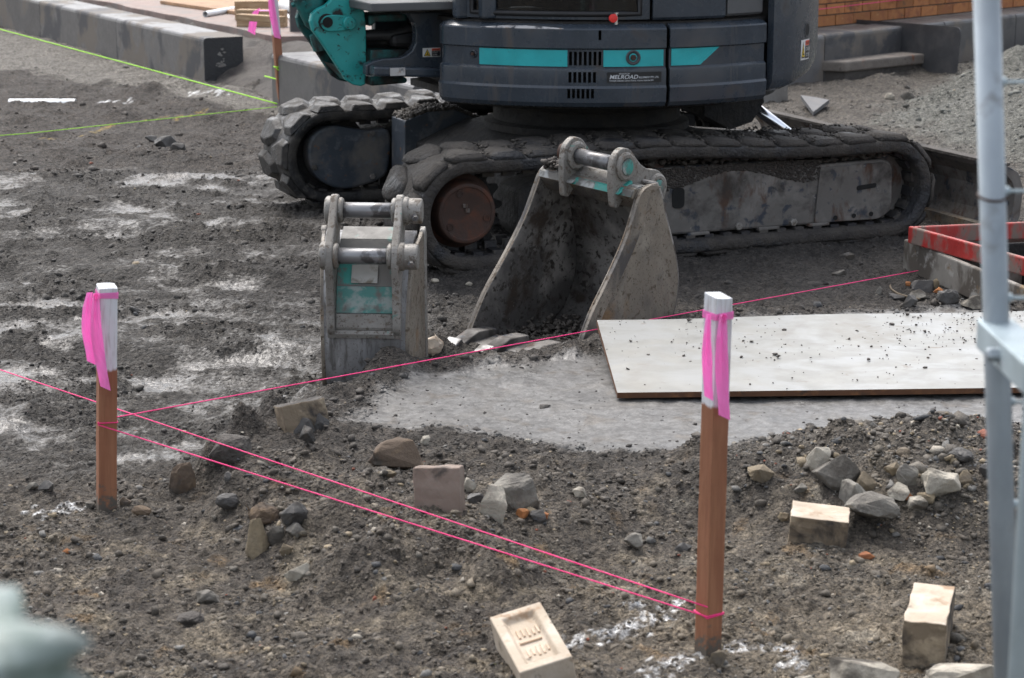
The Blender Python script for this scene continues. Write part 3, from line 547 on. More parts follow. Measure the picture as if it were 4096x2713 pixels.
kerb_block('kerb_stone', kp(t_j2 + .006), kp(t_j1), 'bluestone kerb stone second from the dark sawn end', GK)
kerb_block('kerb_stone', kp(t_j2 - 2.2), kp(t_j2), 'bluestone kerb stone cut off by the left picture edge', GK)
t2 = klen(614, 124)
kerb_block('kerb_stone', kp(t2), kp(t2 + 2.2), 'bluestone kerb stone behind the brown stake and teal boom bracket', GK)
# pale chips knocked out of the sawn end
mb = MB(); Kn = Vector((-KD.y, KD.x, 0)); kc = kp(t_end)
rr = random.Random(4)
for k in range(16):
    c = kc + KD * .002 + Kn * (.13 + rr.gauss(0, .03)) + Vector((0, 0, .17 + rr.gauss(0, .035) - KZ)); c.z = .17 + rr.gauss(0, .03); r = rr.uniform(.008, .018)
    pts = [c + Kn * r * math.cos(t) * rr.uniform(.6, 1.2) + Vector((0, 0, r * .6 * math.sin(t) * rr.uniform(.6, 1.2))) for t in [i * math.pi / 4 for i in range(8)]]
    mb.add([*pts, *[p - KD * .004 for p in pts]], [tuple(range(8)), tuple(range(15, 7, -1))] + [(i, i + 8, (i + 1) % 8 + 8, (i + 1) % 8) for i in range(8)])
ch = mb.build('chipped_patch', 'concrete'); ch.parent = bpy.data.objects['kerb_stone']; ch.matrix_parent_inverse = bpy.data.objects['kerb_stone'].matrix_basis.inverted()

# right-hand kerb and the strip behind it
Q0 = gz(1881, 83, KZ + .01); Q1 = gz(2350, 32, KZ + .01); QD = (Q1 - Q0).normalized(); QN = Vector((-QD.y, QD.x, 0))
def qlen(px, py): return (gz(px, py, KZ + .01) - Q0).dot(QD)
js = [qlen(1881, 83) - 1.0, qlen(1906, 80), qlen(2185, 50), qlen(2349, 32), qlen(2349, 32) + 1.1, qlen(2349, 32) + 2.2]
names = ['bluestone kerb stone hidden for the most part behind the excavator counterweight', 'long bluestone kerb stone behind the standing steel plate', 'bluestone kerb stone between the steel plate and the fence tube', 'bluestone kerb stone right of the tall fence tube', 'bluestone kerb stone beyond the right picture edge']
for i in range(4): kerb_block('kerb_stone', Q0 + QD * (js[i] + .004), Q0 + QD * (js[i + 1] - .004), names[i], 'bluestone kerb line along the brick wall', depth=.28, top=KZ + .01)
pv = MB(); a = Q0 + QD * -1.0; b = Q0 + QD * 8
pv.add([a + QN * .28, b + QN * .28, b + QN * 3.5, a + QN * 3.5] , [(0, 1, 2, 3)])
pv.v = [(p[0], p[1], KZ - .004) for p in pv.v]; pav = pv.build('pavement', 'concrete_soil', solid=.1); props(pav, 'dusty strip of pavement between kerb and brick wall', kind='structure')

# brick wall behind the right-hand kerb
w0 = gz(1884, 64, KZ); w1 = gz(2246, 27, KZ); wd = (w1 - w0).normalized(); wn = Vector((-wd.y, wd.x, 0)); wall = empty('brick_wall', w0, math.atan2(wd.y, wd.x), 'orange brick wall with dark mortar joints above the kerb', 'wall')
WL0, WL1, WH = -.8, 4.45, .95
MB().box((WL0, .012, -.3), (WL1, .22, WH)).build('mortar_bed', 'mortar', wall)
bme = MB().box((0, 0, 0), (.228, .10, .076)).mesh('brick'); bme.materials.append(MATS['brick_orange'])
half = MB().box((0, 0, 0), (.108, .10, .076)).mesh('brick_half'); half.materials.append(MATS['brick_orange'])
nb = 0
for r in range(11):
    z = .004 + r * .086; x = WL0 + (0 if r % 2 else -.12)
    while x < WL1:
        if x + .23 < WL1 + .12:
            o = bpy.data.objects.new('brick', bme); COL.objects.link(o); o.parent = wall; o.location = (x + random.uniform(-.002, .002), random.uniform(-.003, .003), z); nb += 1
        x += .238
vent = MB(); vx = (gz(2062, 10, KZ) - w0).dot(wd)
v_ = empty('wall_vent', w0 + wd * .98 + Vector((0, 0, .17)), math.atan2(wd.y, wd.x), 'dark rusty air vent box on the brick wall', 'vent')
MB().box((0, -.05, 0), (.19, -.004, .22)).build('housing', 'frame_dark', v_, bevel=.01)
for k in range(3): MB().box((.02, -.062, .05 + k * .05), (.17, -.052, .075 + k * .05)).build('louvre', 'rust_cover', v_)
# footpath at the upper left
f0 = gz(236, 0, KZ); f1 = gz(640, 81, KZ); fd = (f1 - f0).normalized(); fn = Vector((-fd.y, fd.x, 0))
edge = []
L = (f1 - f0).length + 8
for k in range(61):
    t = -8 + (L) * k / 60; edge.append(f0 + fd * t + fn * (.05 * mnoise.noise(Vector((t * 1.7, 0, 0))) + .02 * mnoise.noise(Vector((t * 9, 3, 0)))))
end = [f1 + fn * .25 + fd * .06, f1 + fn * .6 - fd * .02, f1 + fn * 1.2 + fd * .3]
poly = [(p.x, p.y) for p in edge + end] + [(f1 + fn * 3.2 + fd * .5)[:2], (f0 - fd * 8 + fn * 6)[:2]]
fp = MB().prism([tuple(p) for p in poly], 2, .05, KZ - .012).build('footpath', 'concrete_pink'); props(fp, 'pinkish concrete footpath with a broken edge behind the kerb', kind='structure')
FZ = KZ - .012
def bank():
    """soil bank that fills between kerb back and footpath edge"""
    m = MB(); n = 70; rows = []
    for k in range(n):
        t = -6 + (t_end + 10) * k / (n - 1); gap = t_end - .02 < t < t2 + .02; a = kp(t) + Kn * (.02 if gap else .27); p = f0 + fd * ((a - f0).dot(fd)); w = (p - a).dot(Kn)
        row = []
        for j in range(9):
            u = j / 8; q = a + Kn * (w + .15) * u; zz = (-.02 if gap else .18 if t < t_end else .12) + (.36 if gap else .13) * u + .04 * mnoise.noise(Vector((q.x * 5, q.y * 5, 0))) + .03 * mnoise.noise(Vector((q.x * 13, q.y * 13, 4)))
            row.append((q.x, q.y, min(zz, FZ - .01 if j < 8 else FZ - .03)))
        rows.append(row)
    for r in rows: m.v += r
    for i in range(n - 1):
        for j in range(8): m.f.append((i * 9 + j, i * 9 + j + 1, (i + 1) * 9 + j + 1, (i + 1) * 9 + j)); m.mi.append(0)
    o = m.build('soil_bank', 'caked_mud', smooth=True); props(o, 'strip of dark soil between kerb and footpath', kind='structure')
bank()
def lying(name, pa, pb, r, m, label, cat, inner=None, z=FZ):
    A, B = gz(*pa, z + r), gz(*pb, z + r); o = empty(name, A, 0, label, cat); d = B - A
    mb = MB(); n = 20; dn = d.normalized(); x = dn.cross(Vector((0, 0, 1))).normalized(); y = dn.cross(x)
    ring = lambda c, q: [c + (x * math.cos(2 * math.pi * k / n) + y * math.sin(2 * math.pi * k / n)) * q for k in range(n)]
    ri = r * .86; mb.v = [tuple(p) for p in ring(Vector(), r) + ring(d, r) + ring(d, ri) + ring(Vector(), ri)]
    for s in range(4): mb.f += [(s * n + k, s * n + (k + 1) % n, ((s + 1) % 4) * n + (k + 1) % n, ((s + 1) % 4) * n + k) for k in range(n)]
    mb.mi = [0] * len(mb.f); mb.build('pipe_wall', m, o, smooth=False); return o
lying('plastic_pipe', (474, 33), (560, 18), .024, 'pvc', 'thin white plastic pipe lying on the footpath with its open end showing', 'pipe')
lying('plastic_pipe', (655, 12), (700, 22), .05, 'pvc', 'thick white plastic pipe lying behind the brown stake', 'pipe')
lying('plastic_pipe', (648, 20), (672, 44), .012, 'pvc', 'thin white conduit slanting down behind the brown stake', 'pipe')
# plywood board on the footpath
pa, pb, pc, pd = gz(122, 0, FZ + .03), gz(520, 27, FZ + .03), gz(700, 10, FZ + .03), gz(520, -60, FZ + .03)
pa = gz(370, 2, FZ + .03); pb = gz(548, 27, FZ + .03)
ply = MB().prism([tuple(p[:2]) for p in (pa, pb, gz(690, 5, FZ + .03), gz(560, -25, FZ + .03))], 2, FZ + .004, FZ + .03).build('plywood_board', ['plywood']); props(ply, 'stained plywood board lying on the pink footpath', 'board')
def block(name, px, py, size, rz, m, label, cat, z=FZ, tilt=0.0, group=None):
    p = gz(px, py, z); o = MB().box((-size[0] / 2, -size[1] / 2, 0), (size[0] / 2, size[1] / 2, size[2])).build(name, m, bevel=.004)
    o.location = p; o.rotation_euler = (0, tilt, rz); return props(o, label, cat, group)
block('timber_offcut', 606, 62, (.38, .10, .13), R_(-12), 'timber', 'thick sawn timber offcut lying in front of the small pile beside the brown stake', 'timber', group='timber offcuts on the footpath')
block('timber_offcut', 587, 46, (.30, .09, .15), R_(8), 'timber', 'sawn timber offcut standing on edge by the white pipe end', 'timber', group='timber offcuts on the footpath')
block('timber_offcut', 603, 50, (.42, .07, .045), R_(-38), 'timber', 'pale timber lath laid across the other offcuts', 'timber', z=FZ + .15, group='timber offcuts on the footpath')
# dark steel post and old sleepers behind the boom bracket
po = empty('steel_post', gz(688, 88, FZ - .05), R_(10), 'dark steel channel post standing behind the teal boom bracket', 'post')
MB().box((-.055, -.05, 0), (.055, -.042, 1.3)).build('web', 'steel_plate', po); MB().box((-.055, -.042, 0), (-.045, .05, 1.3)).build('flange', 'steel_plate', po); MB().box((.045, -.042, 0), (.055, .05, 1.3)).build('flange', 'steel_plate', po)
sl_ = empty('sleeper_wall', gz(700, 96, FZ - .14), R_(-6), 'low wall of dark weathered sleepers beside the steel post', 'sleepers')
for k in range(3): MB().box((0, k * .004, k * .075), (2.2, .06 + k * .004, k * .075 + .07)).build('sleeper', 'timber_grey', sl_, bevel=.006)
s2 = empty('survey_stake', gz(876, 118, .0), R_(20), 'white-topped stake glimpsed through the gap of the boom bracket', 'stake'); MB().box((-.025, -.025, 0), (.025, .025, .62)).build('post', stake_mat('stake_gap', .35), s2)

# steel plate, slab, odds and ends behind the machine on the right
sb = [gz(1800, 139, .15), gz(1956, 143, .15), gz(2175, 121, .15), gz(1947, 104, .15), gz(1800, 110, .15)]
slab = empty('concrete_slab', sb[1] - Vector((0, 0, .15)), 0, 'old concrete slab with soil on top behind the excavator', 'slab')
lp = [(p - sb[1]) for p in sb]; MB().prism([(p.x, p.y) for p in lp], 2, .075, .15).build('slab_body', 'concrete_soil', slab, bevel=.012)
MB().prism([(p.x * 1.0, p.y + .03) for p in lp], 2, -.05, .073).build('rubble_base', 'caked_mud', slab)
pT, pL = gz(2224, 81, .36), gz(1955, 63, .34); pB = gz(2212, 180, 0)
d = (pL - pT); d.z = 0; pl = empty('steel_sheet', pB, math.atan2(d.y, d.x), 'dark steel plate standing on edge against the kerb', 'steel plate')
wv = d.length; hv = .37; n_ = d.normalized()
lean = ((pT - pB) - n_ * (pT - pB).dot(n_)).xy.length
poly = rounded([(0, 0), (wv, 0), (wv + .02, hv - .01), (.0, hv)], [.01, .01, .01, .06], 4)
pp = MB().prism(poly, 1, 0, .008).build('plate', 'steel_plate', pl); pp.rotation_euler = (math.atan2(.03, hv), 0, 0)
block('concrete_block', 1758, 236, (.30, .2, .16), R_(25), 'concrete', 'pale concrete block behind the excavator hydraulic rod', 'block', z=.0)
sp = W([(1850, 236), (1882, 238), (1916, 241), (1880, 254)], .05); c0 = sum((Vector(p) for p in sp), Vector((0, 0))) / 4
o = MB().prism([(p[0] - c0.x, p[1] - c0.y) for p in sp], 2, 0, .025).build('slate_piece', 'slate'); o.location = (c0.x, c0.y, .05); o.rotation_euler = (R_(8), 0, 0); props(o, 'thin grey pointed piece of slate lying behind the dozer blade', 'slate')
# half buried pipe on the left
A = gnd(26, 250); B = gnd(160, 247); hp_ = lying('plastic_pipe', (22, 246), (175, 246), .05, 'pvc', 'white plastic pipe half buried in the soil with its grey end showing', 'pipe', z=-.062)

# ================================================================ THE EXCAVATOR   local axes: u along the tracks (x), v away from the camera (y), z up
XA = Vector((-.175, 8.155, 0)); XANG = math.atan2(.742, 1.77)
exc = empty('excavator', XA, XANG, 'dark blue mini excavator with teal boom bracket, side stripe and muddy rubber tracks', 'excavator')
def track_path():
    P = []; c1, r1, c2, r2 = (.02, .255), .215, (1.925, .245), .205
    for k in range(13): a = R_(90 + 180 * k / 12); P.append((c1[0] + r1 * math.cos(a), c1[1] + r1 * math.sin(a)))
    for k in range(1, 12): P.append((c1[0] + (c2[0] - c1[0]) * k / 12, .04))
    for k in range(13): a = R_(-90 + 180 * k / 12); P.append((c2[0] + r2 * math.cos(a), c2[1] + r2 * math.sin(a)))
    for u, z in ((1.7, .447), (1.4, .452), (1.1, .470), (.8, .482), (.5, .476), (.25, .468)): P.append((u, z))
    P = crom([Vector((a, b, 0)) for a, b in P], 8, closed=True)
    L = [0]
    for i in range(len(P)): L.append(L[-1] + (P[(i + 1) % len(P)] - P[i]).length)
    return P, L
TP, TL_ = track_path(); TLEN = TL_[-1]
def tp(s):
    s %= TLEN; i = max(0, min(len(TP) - 1, int(np.searchsorted(TL_, s, 'right')) - 1)); t = (s - TL_[i]) / (TL_[i + 1] - TL_[i]); a = TP[i]; b = TP[(i + 1) % len(TP)]
    p = a.lerp(b, t); d = (b - a).normalized(); return p, d, Vector((d.y, -d.x, 0))      # point, tangent, outward normal (path runs anticlockwise seen from -v)
def lug_mesh(flip, soft):
    base = [(-.072, .0), (.072, .0), (.078, .10), (.034, .215), (-.034, .215), (-.078, .10)]; top = [(-.047, .012), (.047, .012), (.052, .09), (.020, .185), (-.020, .185), (-.052, .09)]
    h = .034 if soft else .028; bm = bmesh.new()
    lay = [(base, -.004), (top, h)]; V = [[bm.verts.new((x, (.4 - w) if flip else w, z)) for x, w in pts] for pts, z in lay]
    bm.faces.new(V[1]); bm.faces.new(V[0][::-1])
    for i in range(6): bm.faces.new((V[0][i], V[0][(i + 1) % 6], V[1][(i + 1) % 6], V[1][i]))
    bmesh.ops.recalc_face_normals(bm, faces=bm.faces)
    bmesh.ops.bevel(bm, geom=[e for e in bm.edges], offset=.007 if soft else .004, segments=2 if soft else 1, affect='EDGES')
    me = bpy.data.meshes.new('tread_lug'); bm.to_mesh(me); bm.free()
    if soft: me.polygons.foreach_set('use_smooth', [True] * len(me.polygons))
    return me
def build_track(v0, soft, mname, label=None):
    N = 208; prof = [(.004, .0), (.0, -.010), (.0, -.038), (.012, -.048), (.388, -.048), (.4, -.038), (.4, -.010), (.396, .0), (.3, .010 if soft else .003), (.2, .012 if soft else .003), (.1, .010 if soft else .003)]
    mb = MB(); n = len(prof)
    for i in range(N):
        p, d, o = tp(TLEN * i / N)
        for w, h in prof:
            hh = h + (.009 * mnoise.noise(Vector((i * .35, w * 14, 3))) if soft and h > -.005 else 0); q = p + o * hh; mb.v.append((q.x, v0 + w, q.y))
    for i in range(N):
        for k in range(n): mb.f.append((i * n + k, i * n + (k + 1) % n, ((i + 1) % N) * n + (k + 1) % n, ((i + 1) % N) * n + k)); mb.mi.append(1 if 1 <= k <= 5 else 0)
    tr = mb.build('rubber_track', [mname, 'rubber_side'], exc, smooth=True)
    if label: tr['label'] = label
    lm = [lug_mesh(False, soft), lug_mesh(True, soft)]
    for l in lm: l.materials.append(MATS[mname])
    M = 32
    for i in range(M):
        for sd in (0, 1):
            p, d, o = tp(TLEN * (i + .5 * sd) / M); ob = bpy.data.objects.new('tread_lug', lm[sd]); COL.objects.link(ob); ob.parent = tr
            X = Vector((d.x, 0, d.y)); Zv = Vector((o.x, 0, o.y)); Yv = Zv.cross(X)
            # keep v pointing away from the camera
            k = (1.08, random.uniform(.7, .85)) if soft else (.95, random.uniform(.85, 1.05))
            mtx = Matrix((-X * k[0], Vector((0, 1, 0)), Zv * k[1])).transposed().to_4x4(); mtx.translation = Vector((p.x, v0, p.y)); ob.matrix_local = mtx
    cm = MB().box((-.020, .06, -.014), (.020, .15, 0)).box((-.020, .25, -.014), (.020, .34, 0)).box((-.020, .15, -.008), (.020, .25, 0)).box((-.026, .14, -.040), (.026, .165, 0)).box((-.026, .235, -.040), (.026, .26, 0)).mesh('core_lug'); cm.materials.append(MATS['rubber_side'])
    K = 60
    for i in range(K):
        p, d, o = tp(TLEN * (i + .5) / K); ob = bpy.data.objects.new('core_lug', cm); COL.objects.link(ob); ob.parent = tr; q = p - o * .046
        mtx = Matrix((Vector((-d.x, 0, -d.y)), Vector((0, 1, 0)), Vector((o.x, 0, o.y)))).transposed().to_4x4(); mtx.translation = Vector((q.x, v0, q.y)); ob.matrix_local = mtx
    return tr
build_track(0.0, True, 'rubber_muddy', 'near rubber track caked with soil')
build_track(1.75, False, 'rubber', 'far rubber track with angular tread lugs')

def bolt(parent, c, d, r=.014, m='steel_worn', h=.012):
    o = MB().lathe([(r, 0), (r, h * .8), (r * .85, h)], c, d, 6).build('bolt', m, parent); return o
# near side frame, sprocket, idler, rollers
MB().prism(rounded([(.26, .16), (.34, .10), (.60, .10), (.60, .37), (.40, .37), (.26, .33)], .03), 1, .10, .32).build('drive_bracket', 'frame_dark', exc)
fr = MB().prism(rounded([(.585, .16), (.60, .105), (1.93, .105), (1.985, .14), (1.975, .345), (1.93, .365), (1.55, .355), (1.5, .385), (.62, .385), (.585, .35)], [.02, .03, .05, .05, .03, .02, .02, .02, .05, .03]), 1, .075, .33)
frame = fr.build('track_frame', 'frame_steel', exc, bevel=.01)
MB().prism(rounded([(1.60, .112), (1.92, .108), (1.978, .15), (1.972, .33), (1.94, .352), (1.62, .345)], [.01, .05, .05, .03, .03, .01]), 1, .066, .074).build('guard_plate', 'frame_steel', frame, bevel=.003)
MB().prism(rounded([(1.80, .238), (1.895, .246), (1.895, .266), (1.80, .258)], .009), 1, .0630, .0655).build('slot', 'dark_void', frame)
MB().prism(rounded([(.93, .215), (.985, .215), (.985, .30), (.93, .30)], .02), 1, .0715, .0745).build('slot', 'dark_void', frame)
for u in (1.70, 1.79, 1.875): MB().lathe([(.010, 0), (.010, .003)], (u, .0655, .128 + (u - 1.7) * .03), (0, -1, 0), 12).build('hole', 'dark_void', frame)
for u in (.62, .90, 1.24, 1.50): bolt(frame, (u, .0745, .122), (0, -1, 0), .017)
for u in (.74, 1.05, 1.38, 1.62): MB().box((u - .05, .06, .098), (u + .05, .10, .112)).build('roller_guard', 'frame_steel', frame, bevel=.004)
# caked soil lying along the frame's top and end
cm_ = []; rng = np.random.default_rng(5); n = 1500
X = rng.uniform(.40, 1.95, n); Y = rng.uniform(.07, .34, n); top = np.where(X < 1.5, .385, .36) ; Z = top + .055 * (.5 + .5 * np.sin(X * 7)) * rng.random(n) ** .8 * (1 - np.abs(Y - .2) * 2.5) + .01; S = rng.uniform(.008, .022, n)
o = link('caked_soil', scatter_mesh('caked_soil', X, Y, Z, S, np.tile([[.05, .043, .037]], (n, 1)) * rng.uniform(.7, 1.3, (n, 1)), rng), 'pebbles', frame); o['kind'] = 'stuff'
n = 3500; X = rng.uniform(.42, 1.62, n); Z = .39 - .075 * rng.random(n) ** 1.3 * (.75 + .45 * np.sin(X * 9)) - .01; Y = np.full(n, .0755); S = rng.uniform(.004, .009, n)
o = link('caked_soil', scatter_mesh('caked_soil', X, Y, Z, S, np.tile([[.048, .041, .036]], (n, 1)) * rng.uniform(.7, 1.3, (n, 1)), rng), 'pebbles', frame); o['kind'] = 'stuff'
def sprocket(v, sgn, name_m):
    teeth = 17; ro, ri = .205, .172; pts = []
    for k in range(teeth * 4):
        a = 2 * math.pi * k / (teeth * 4); pts.append(((.02 + (ro if k % 4 in (0, 1) else ri) * math.cos(a)), .255 + (ro if k % 4 in (0, 1) else ri) * math.sin(a)))
    s = MB().prism(pts, 1, v - .014, v + .014).build('sprocket', 'frame_dark', exc, bevel=.004)
    return s
sp_ = sprocket(.20, 1, '')
mc = MB().lathe([(.15, .02), (.15, -.06), (.128, -.075), (.124, -.14), (.118, -.152), (.104, -.154), (.102, -.150), (.0, -.150)], (.02, .20, .258), (0, 1, 0), 40).build('motor_cover', 'rust_cover', exc, bevel=.003); mc['label'] = 'round rusty orange travel motor cover'
for a in (110, -15, 215): MB().lathe([(.014, 0), (.014, .004), (.009, .004), (.009, .001)], (.02 + .085 * math.cos(R_(a)), .0495, .258 + .085 * math.sin(R_(a))), (0, -1, 0), 14).build('plug', 'rust_cover', mc)
MB().box((.0, .044, .282), (.022, .0495, .298)).box((.012, .044, .262), (.030, .0495, .279)).build('cast_marks', 'frame_steel', mc, bevel=.002)
MB().lathe([(.165, .05), (.172, .03), (.172, -.05), (.165, -.065), (.06, -.07), (.055, -.10), (.0, -.10)], (1.915, .2, .245), (0, 1, 0), 36).build('idler_wheel', 'frame_steel', exc, bevel=.004)
for u in (.42, .74, 1.06, 1.38, 1.68): MB().lathe([(.045, .09), (.062, .08), (.062, .03), (.04, .025), (.04, -.025), (.062, -.03), (.062, -.08), (.045, -.09)], (u, .2, .092), (0, 1, 0), 20).build('bottom_roller', 'frame_dark', exc)
MB().lathe([(.03, .08), (.04, .07), (.04, -.11), (.034, -.115), (0, -.115)], (.86, .2, .405), (0, 1, 0), 20).build('carrier_roller', 'rust_cover', exc)
# far side: frame seen from inside, with the drop-shaped motor guard
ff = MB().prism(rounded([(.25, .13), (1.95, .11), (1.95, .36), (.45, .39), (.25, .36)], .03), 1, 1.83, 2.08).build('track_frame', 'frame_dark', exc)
def cr5(cx, cy): return ((1000 + cx / 1.96) / VS, (400 + cy / 1.96) / VS)
def xhit(px, py, v):
    U = Vector((math.cos(XANG), math.sin(XANG), 0)); V = Vector((-math.sin(XANG), math.cos(XANG), 0)); r = Vector(ray(px, py)); c = Vector((0, 0, CAM_H))
    t = (v - (c - XA).dot(V)) / r.dot(V); p = c + r * t; return ((p - XA).dot(U), p.z)
MB().lathe([(.205, 0), (.205, .12)], (.03, 1.87, .255), (0, 1, 0), 32).build('dark_backing_disc', 'frame_dark', exc)  # dark disc added so the interior behind the guard reads black
mg = [xhit(*cr5(*q), 1.76) for q in [(460, 420), (475, 320), (550, 240), (680, 205), (810, 225), (940, 240), (1095, 240), (1100, 460), (1060, 600), (900, 670), (720, 700), (570, 645), (485, 545)]]
guard = MB().prism([tuple(p)[:2] for p in crom([Vector((a, b, 0)) for a, b in mg], 3, True)], 1, 1.765, 1.86).build('motor_guard', 'paint_navy_worn', exc, bevel=.012)
for q in ((505, 530), (960, 262), (960, 600)):
    u, z = xhit(*cr5(*q), 1.76); bolt(guard, (u, 1.765, z), (0, -1, 0), .014, 'frame_steel')
# car body between the tracks: legs, deck, slew ring
cb = MB(); leg = [xhit(*cr5(*q), 1.70) for q in [(1110, 640), (1110, 130), (1300, 62), (1500, 45), (1700, 130), (1960, 250), (2300, 330)]]
cb.prism([leg[0], leg[1], leg[2], leg[3], leg[4], leg[5], (1.3, .30), (1.3, .16), (.3, .14)], 1, 1.52, 1.70)
cb.prism([(.35, .16), (.35, .34), (.6, .44), (1.4, .44), (1.7, .34), (1.7, .16)], 1, .40, 1.52); cb.box((.35, .33, .16), (.6, .45, .36)).box((1.4, .33, .16), (1.65, .45, .36)).box((1.4, 1.5, .16), (1.65, 1.85, .36))
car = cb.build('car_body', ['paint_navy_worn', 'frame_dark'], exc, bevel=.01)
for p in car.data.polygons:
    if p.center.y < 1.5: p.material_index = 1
MB().lathe([(.46, 0), (.46, .03), (.42, .04), (.42, .10), (.48, .11), (.48, .17)], (1.0, 1.07, .44), (0, 0, 1), 40).build('slew_ring', 'frame_dark', exc)
n = 2600; X = rng.uniform(leg[1][0] + .01, leg[5][0], n); Y = rng.uniform(1.53, 1.70, n); Z = np.interp(X, [p[0] for p in leg[1:6]], [p[1] for p in leg[1:6]]) - .004 + .016 * rng.random(n)
S = rng.uniform(.006, .015, n); keep = rng.random(n) < .8
o = link('caked_soil', scatter_mesh('caked_soil', X[keep], Y[keep], Z[keep], S[keep], np.tile([[.06, .053, .046]], (keep.sum(), 1)) * rng.uniform(.7, 1.3, (keep.sum(), 1)), rng, 1), 'pebbles', car); o['kind'] = 'stuff'

n = 1300; X = rng.uniform(.05, 2.08, n); Y = rng.uniform(.02, .40, n); Z = np.interp(X, [0, .25, .5, .8, 1.1, 1.4, 1.7, 1.95, 2.1], [.470, .468, .476, .482, .470, .452, .447, .448, .40]) + .012 + .012 * rng.random(n) + .014 * (Y > .3) * (X > 1.3) * rng.random(n); S = rng.uniform(.003, .010, n)
o = link('caked_soil', scatter_mesh('caked_soil', X, Y, Z, S, np.tile([[.05, .044, .038]], (n, 1)) * rng.uniform(.6, 1.4, (n, 1)), rng), 'pebbles', exc); o['kind'] = 'stuff'
# dozer blade at the right-hand end
bl_prof = [(2.47, .02), (2.505, .10), (2.52, .20), (2.50, .25), (2.45, .300), (2.44, .320), (2.475, .321), (2.53, .29), (2.56, .22), (2.55, .10), (2.52, .02)]
blade = MB().prism(bl_prof, 1, -.06, 2.16).build('dozer_blade', 'frame_steel', exc, bevel=.003)
MB().box((2.43, -.06, .322), (2.485, 2.16, .334)).build('top_flange', 'caked_mud', blade)
MB().box((2.44, -.055, .0), (2.49, 2.155, .05)).build('cutting_edge', 'steel_side', blade)
for v in (.62, 1.52):
    MB().prism([(1.75, .22), (2.5, .10), (2.5, .26), (1.75, .34)], 1, v - .04, v + .04).build('blade_arm', 'frame_dark', exc)
u0, z0 = xhit(1742, 246, 1.07); u1, z1 = xhit(1786, 280, 1.07)
dv = Vector((u1 - u0, 0, z1 - z0)).normalized(); c0 = Vector((u0, 1.07, z0))
cyl = MB().tube([c0 - dv * .02, c0 + dv * .42], .026, 16).build('cylinder_rod', 'chrome', exc, smooth=True); MB().tube([c0 - dv * .32, c0], .045, 16).build('cylinder_barrel', 'frame_dark', exc)
MB().prism([(u0 - .30, .56), (u0 + .0, .56), (u0 + .01, z0 + .03), (u0 - .05, z0 - .06), (u0 - .16, z0 - .09), (u0 - .30, z0 - .02)], 1, .99, 1.15).build('cylinder_bracket', 'frame_dark', exc)

# ---- upper structure: swept around the slew centre
SC = (1.0, 1.07)
def arc(r, th): return (SC[0] + r * math.cos(R_(th)), SC[1] + r * math.sin(R_(th)))
def sweep(path, prof, holes=(), name='panel', m='paint_navy', parent=exc, thick=.014, smooth=True, bevel=0.0):
    """path: (u, v, nu, nv, key); prof: (inset, z); holes: (key0, key1, z0, z1) left open"""
    mb = MB(); n = len(prof)
    for (u, v, nu, nv, key) in path:
        for ins, z in prof: mb.v.append((u - nu * ins, v - nv * ins, z))
    for i in range(len(path) - 1):
        km = (path[i][4] + path[i + 1][4]) / 2
        for k in range(n - 1):
            zm = (prof[k][1] + prof[k + 1][1]) / 2
            if any(a < km < b and c < zm < d for a, b, c, d in holes): continue
            mb.f.append((i * n + k, (i + 1) * n + k, (i + 1) * n + k + 1, i * n + k + 1)); mb.mi.append(0)
    me = bpy.data.meshes.new(name); me.from_pydata(mb.v, [], mb.f); me.update()
    o = link(name, me, m, parent, smooth=False, solid=thick, off=-1)
    if smooth:
        me.polygons.foreach_set('use_smooth', [True] * len(me.polygons))
        es = o.modifiers.new('split', 'EDGE_SPLIT'); es.split_angle = R_(22)
    return o
def arcpath(r, ths): return [(*arc(r, t), math.cos(R_(t)), math.sin(R_(t)), t) for t in ths]
RB = 1.008
ZP = sorted(set([.632, .638, .655, .672, .712, .722, .735, .778, .786, .795, .803, .858, .866, .872, .905, .944, .950, .960, .966, .968]))
def ins(z):
    pts = [(.632, .03), (.638, .012), (.655, .0), (.712, -.004), (.722, .003), (.778, .003), (.786, .004), (.795, .014), (.866, .014), (.872, .003), (.944, .003), (.950, .006), (.960, .022), (.966, .05), (.968, .12)]
    return float(np.interp(z, [p[0] for p in pts], [p[1] for p in pts]))
prof = [(ins(z), z) for z in ZP]
sl1 = []; T1 = set([-150, -148, -96.2])
t = -119.0 + .18
for k in range(7): sl1.append((t, t + .68, .803, .858)); t += 1.13
sl2 = [(-118.9 + k * 1.12, -118.9 + k * 1.12 + .7, .735, .778) for k in range(6)]; sl3 = [(-119.1 + k * 1.08, -119.1 + k * 1.08 + .66, .672, .712) for k in range(6)]
slots = sl1 + sl2 + sl3 + [(-112.1, -111.45, .905, .944)]
for a, b, c, d in slots: T1 |= {a, b}
T1 |= set(np.arange(-148, -96.3, 1.5)); T1 = sorted(T1)
u0, v0 = arc(RB, -150); endp = [(u0 + .16, v0 + .085, -.3, 1, -161), (u0 + .03, v0 + .080, -1, .3, -160), (u0 + .002, v0 + .066, -1, 0, -159), (u0 - .004, v0 + .035, -.97, -.25, -158), (u0 - .004, v0 + .012, -.9, -.43, -156)]
side = sweep(endp + arcpath(RB, T1), prof, slots, 'side_panel')
p2 = sweep(arcpath(RB, np.arange(-95.3, -65.9, 1.4)), prof, (), 'rear_side_panel')
cwz = [.655, .66, .675, .70, .74, 1.35, 1.42, 1.45]; cwi = [.10, .05, .018, .004, 0, 0, .02, .08]
cwt = list(np.arange(-65.2, 65.3, 2.5))
def cw_low(t):        # the underside climbs towards the back
    return .03 * float(sstep(-60, -45, t)) + .05 * float(sstep(-48, -25, t))
mb = MB(); n = len(cwz)
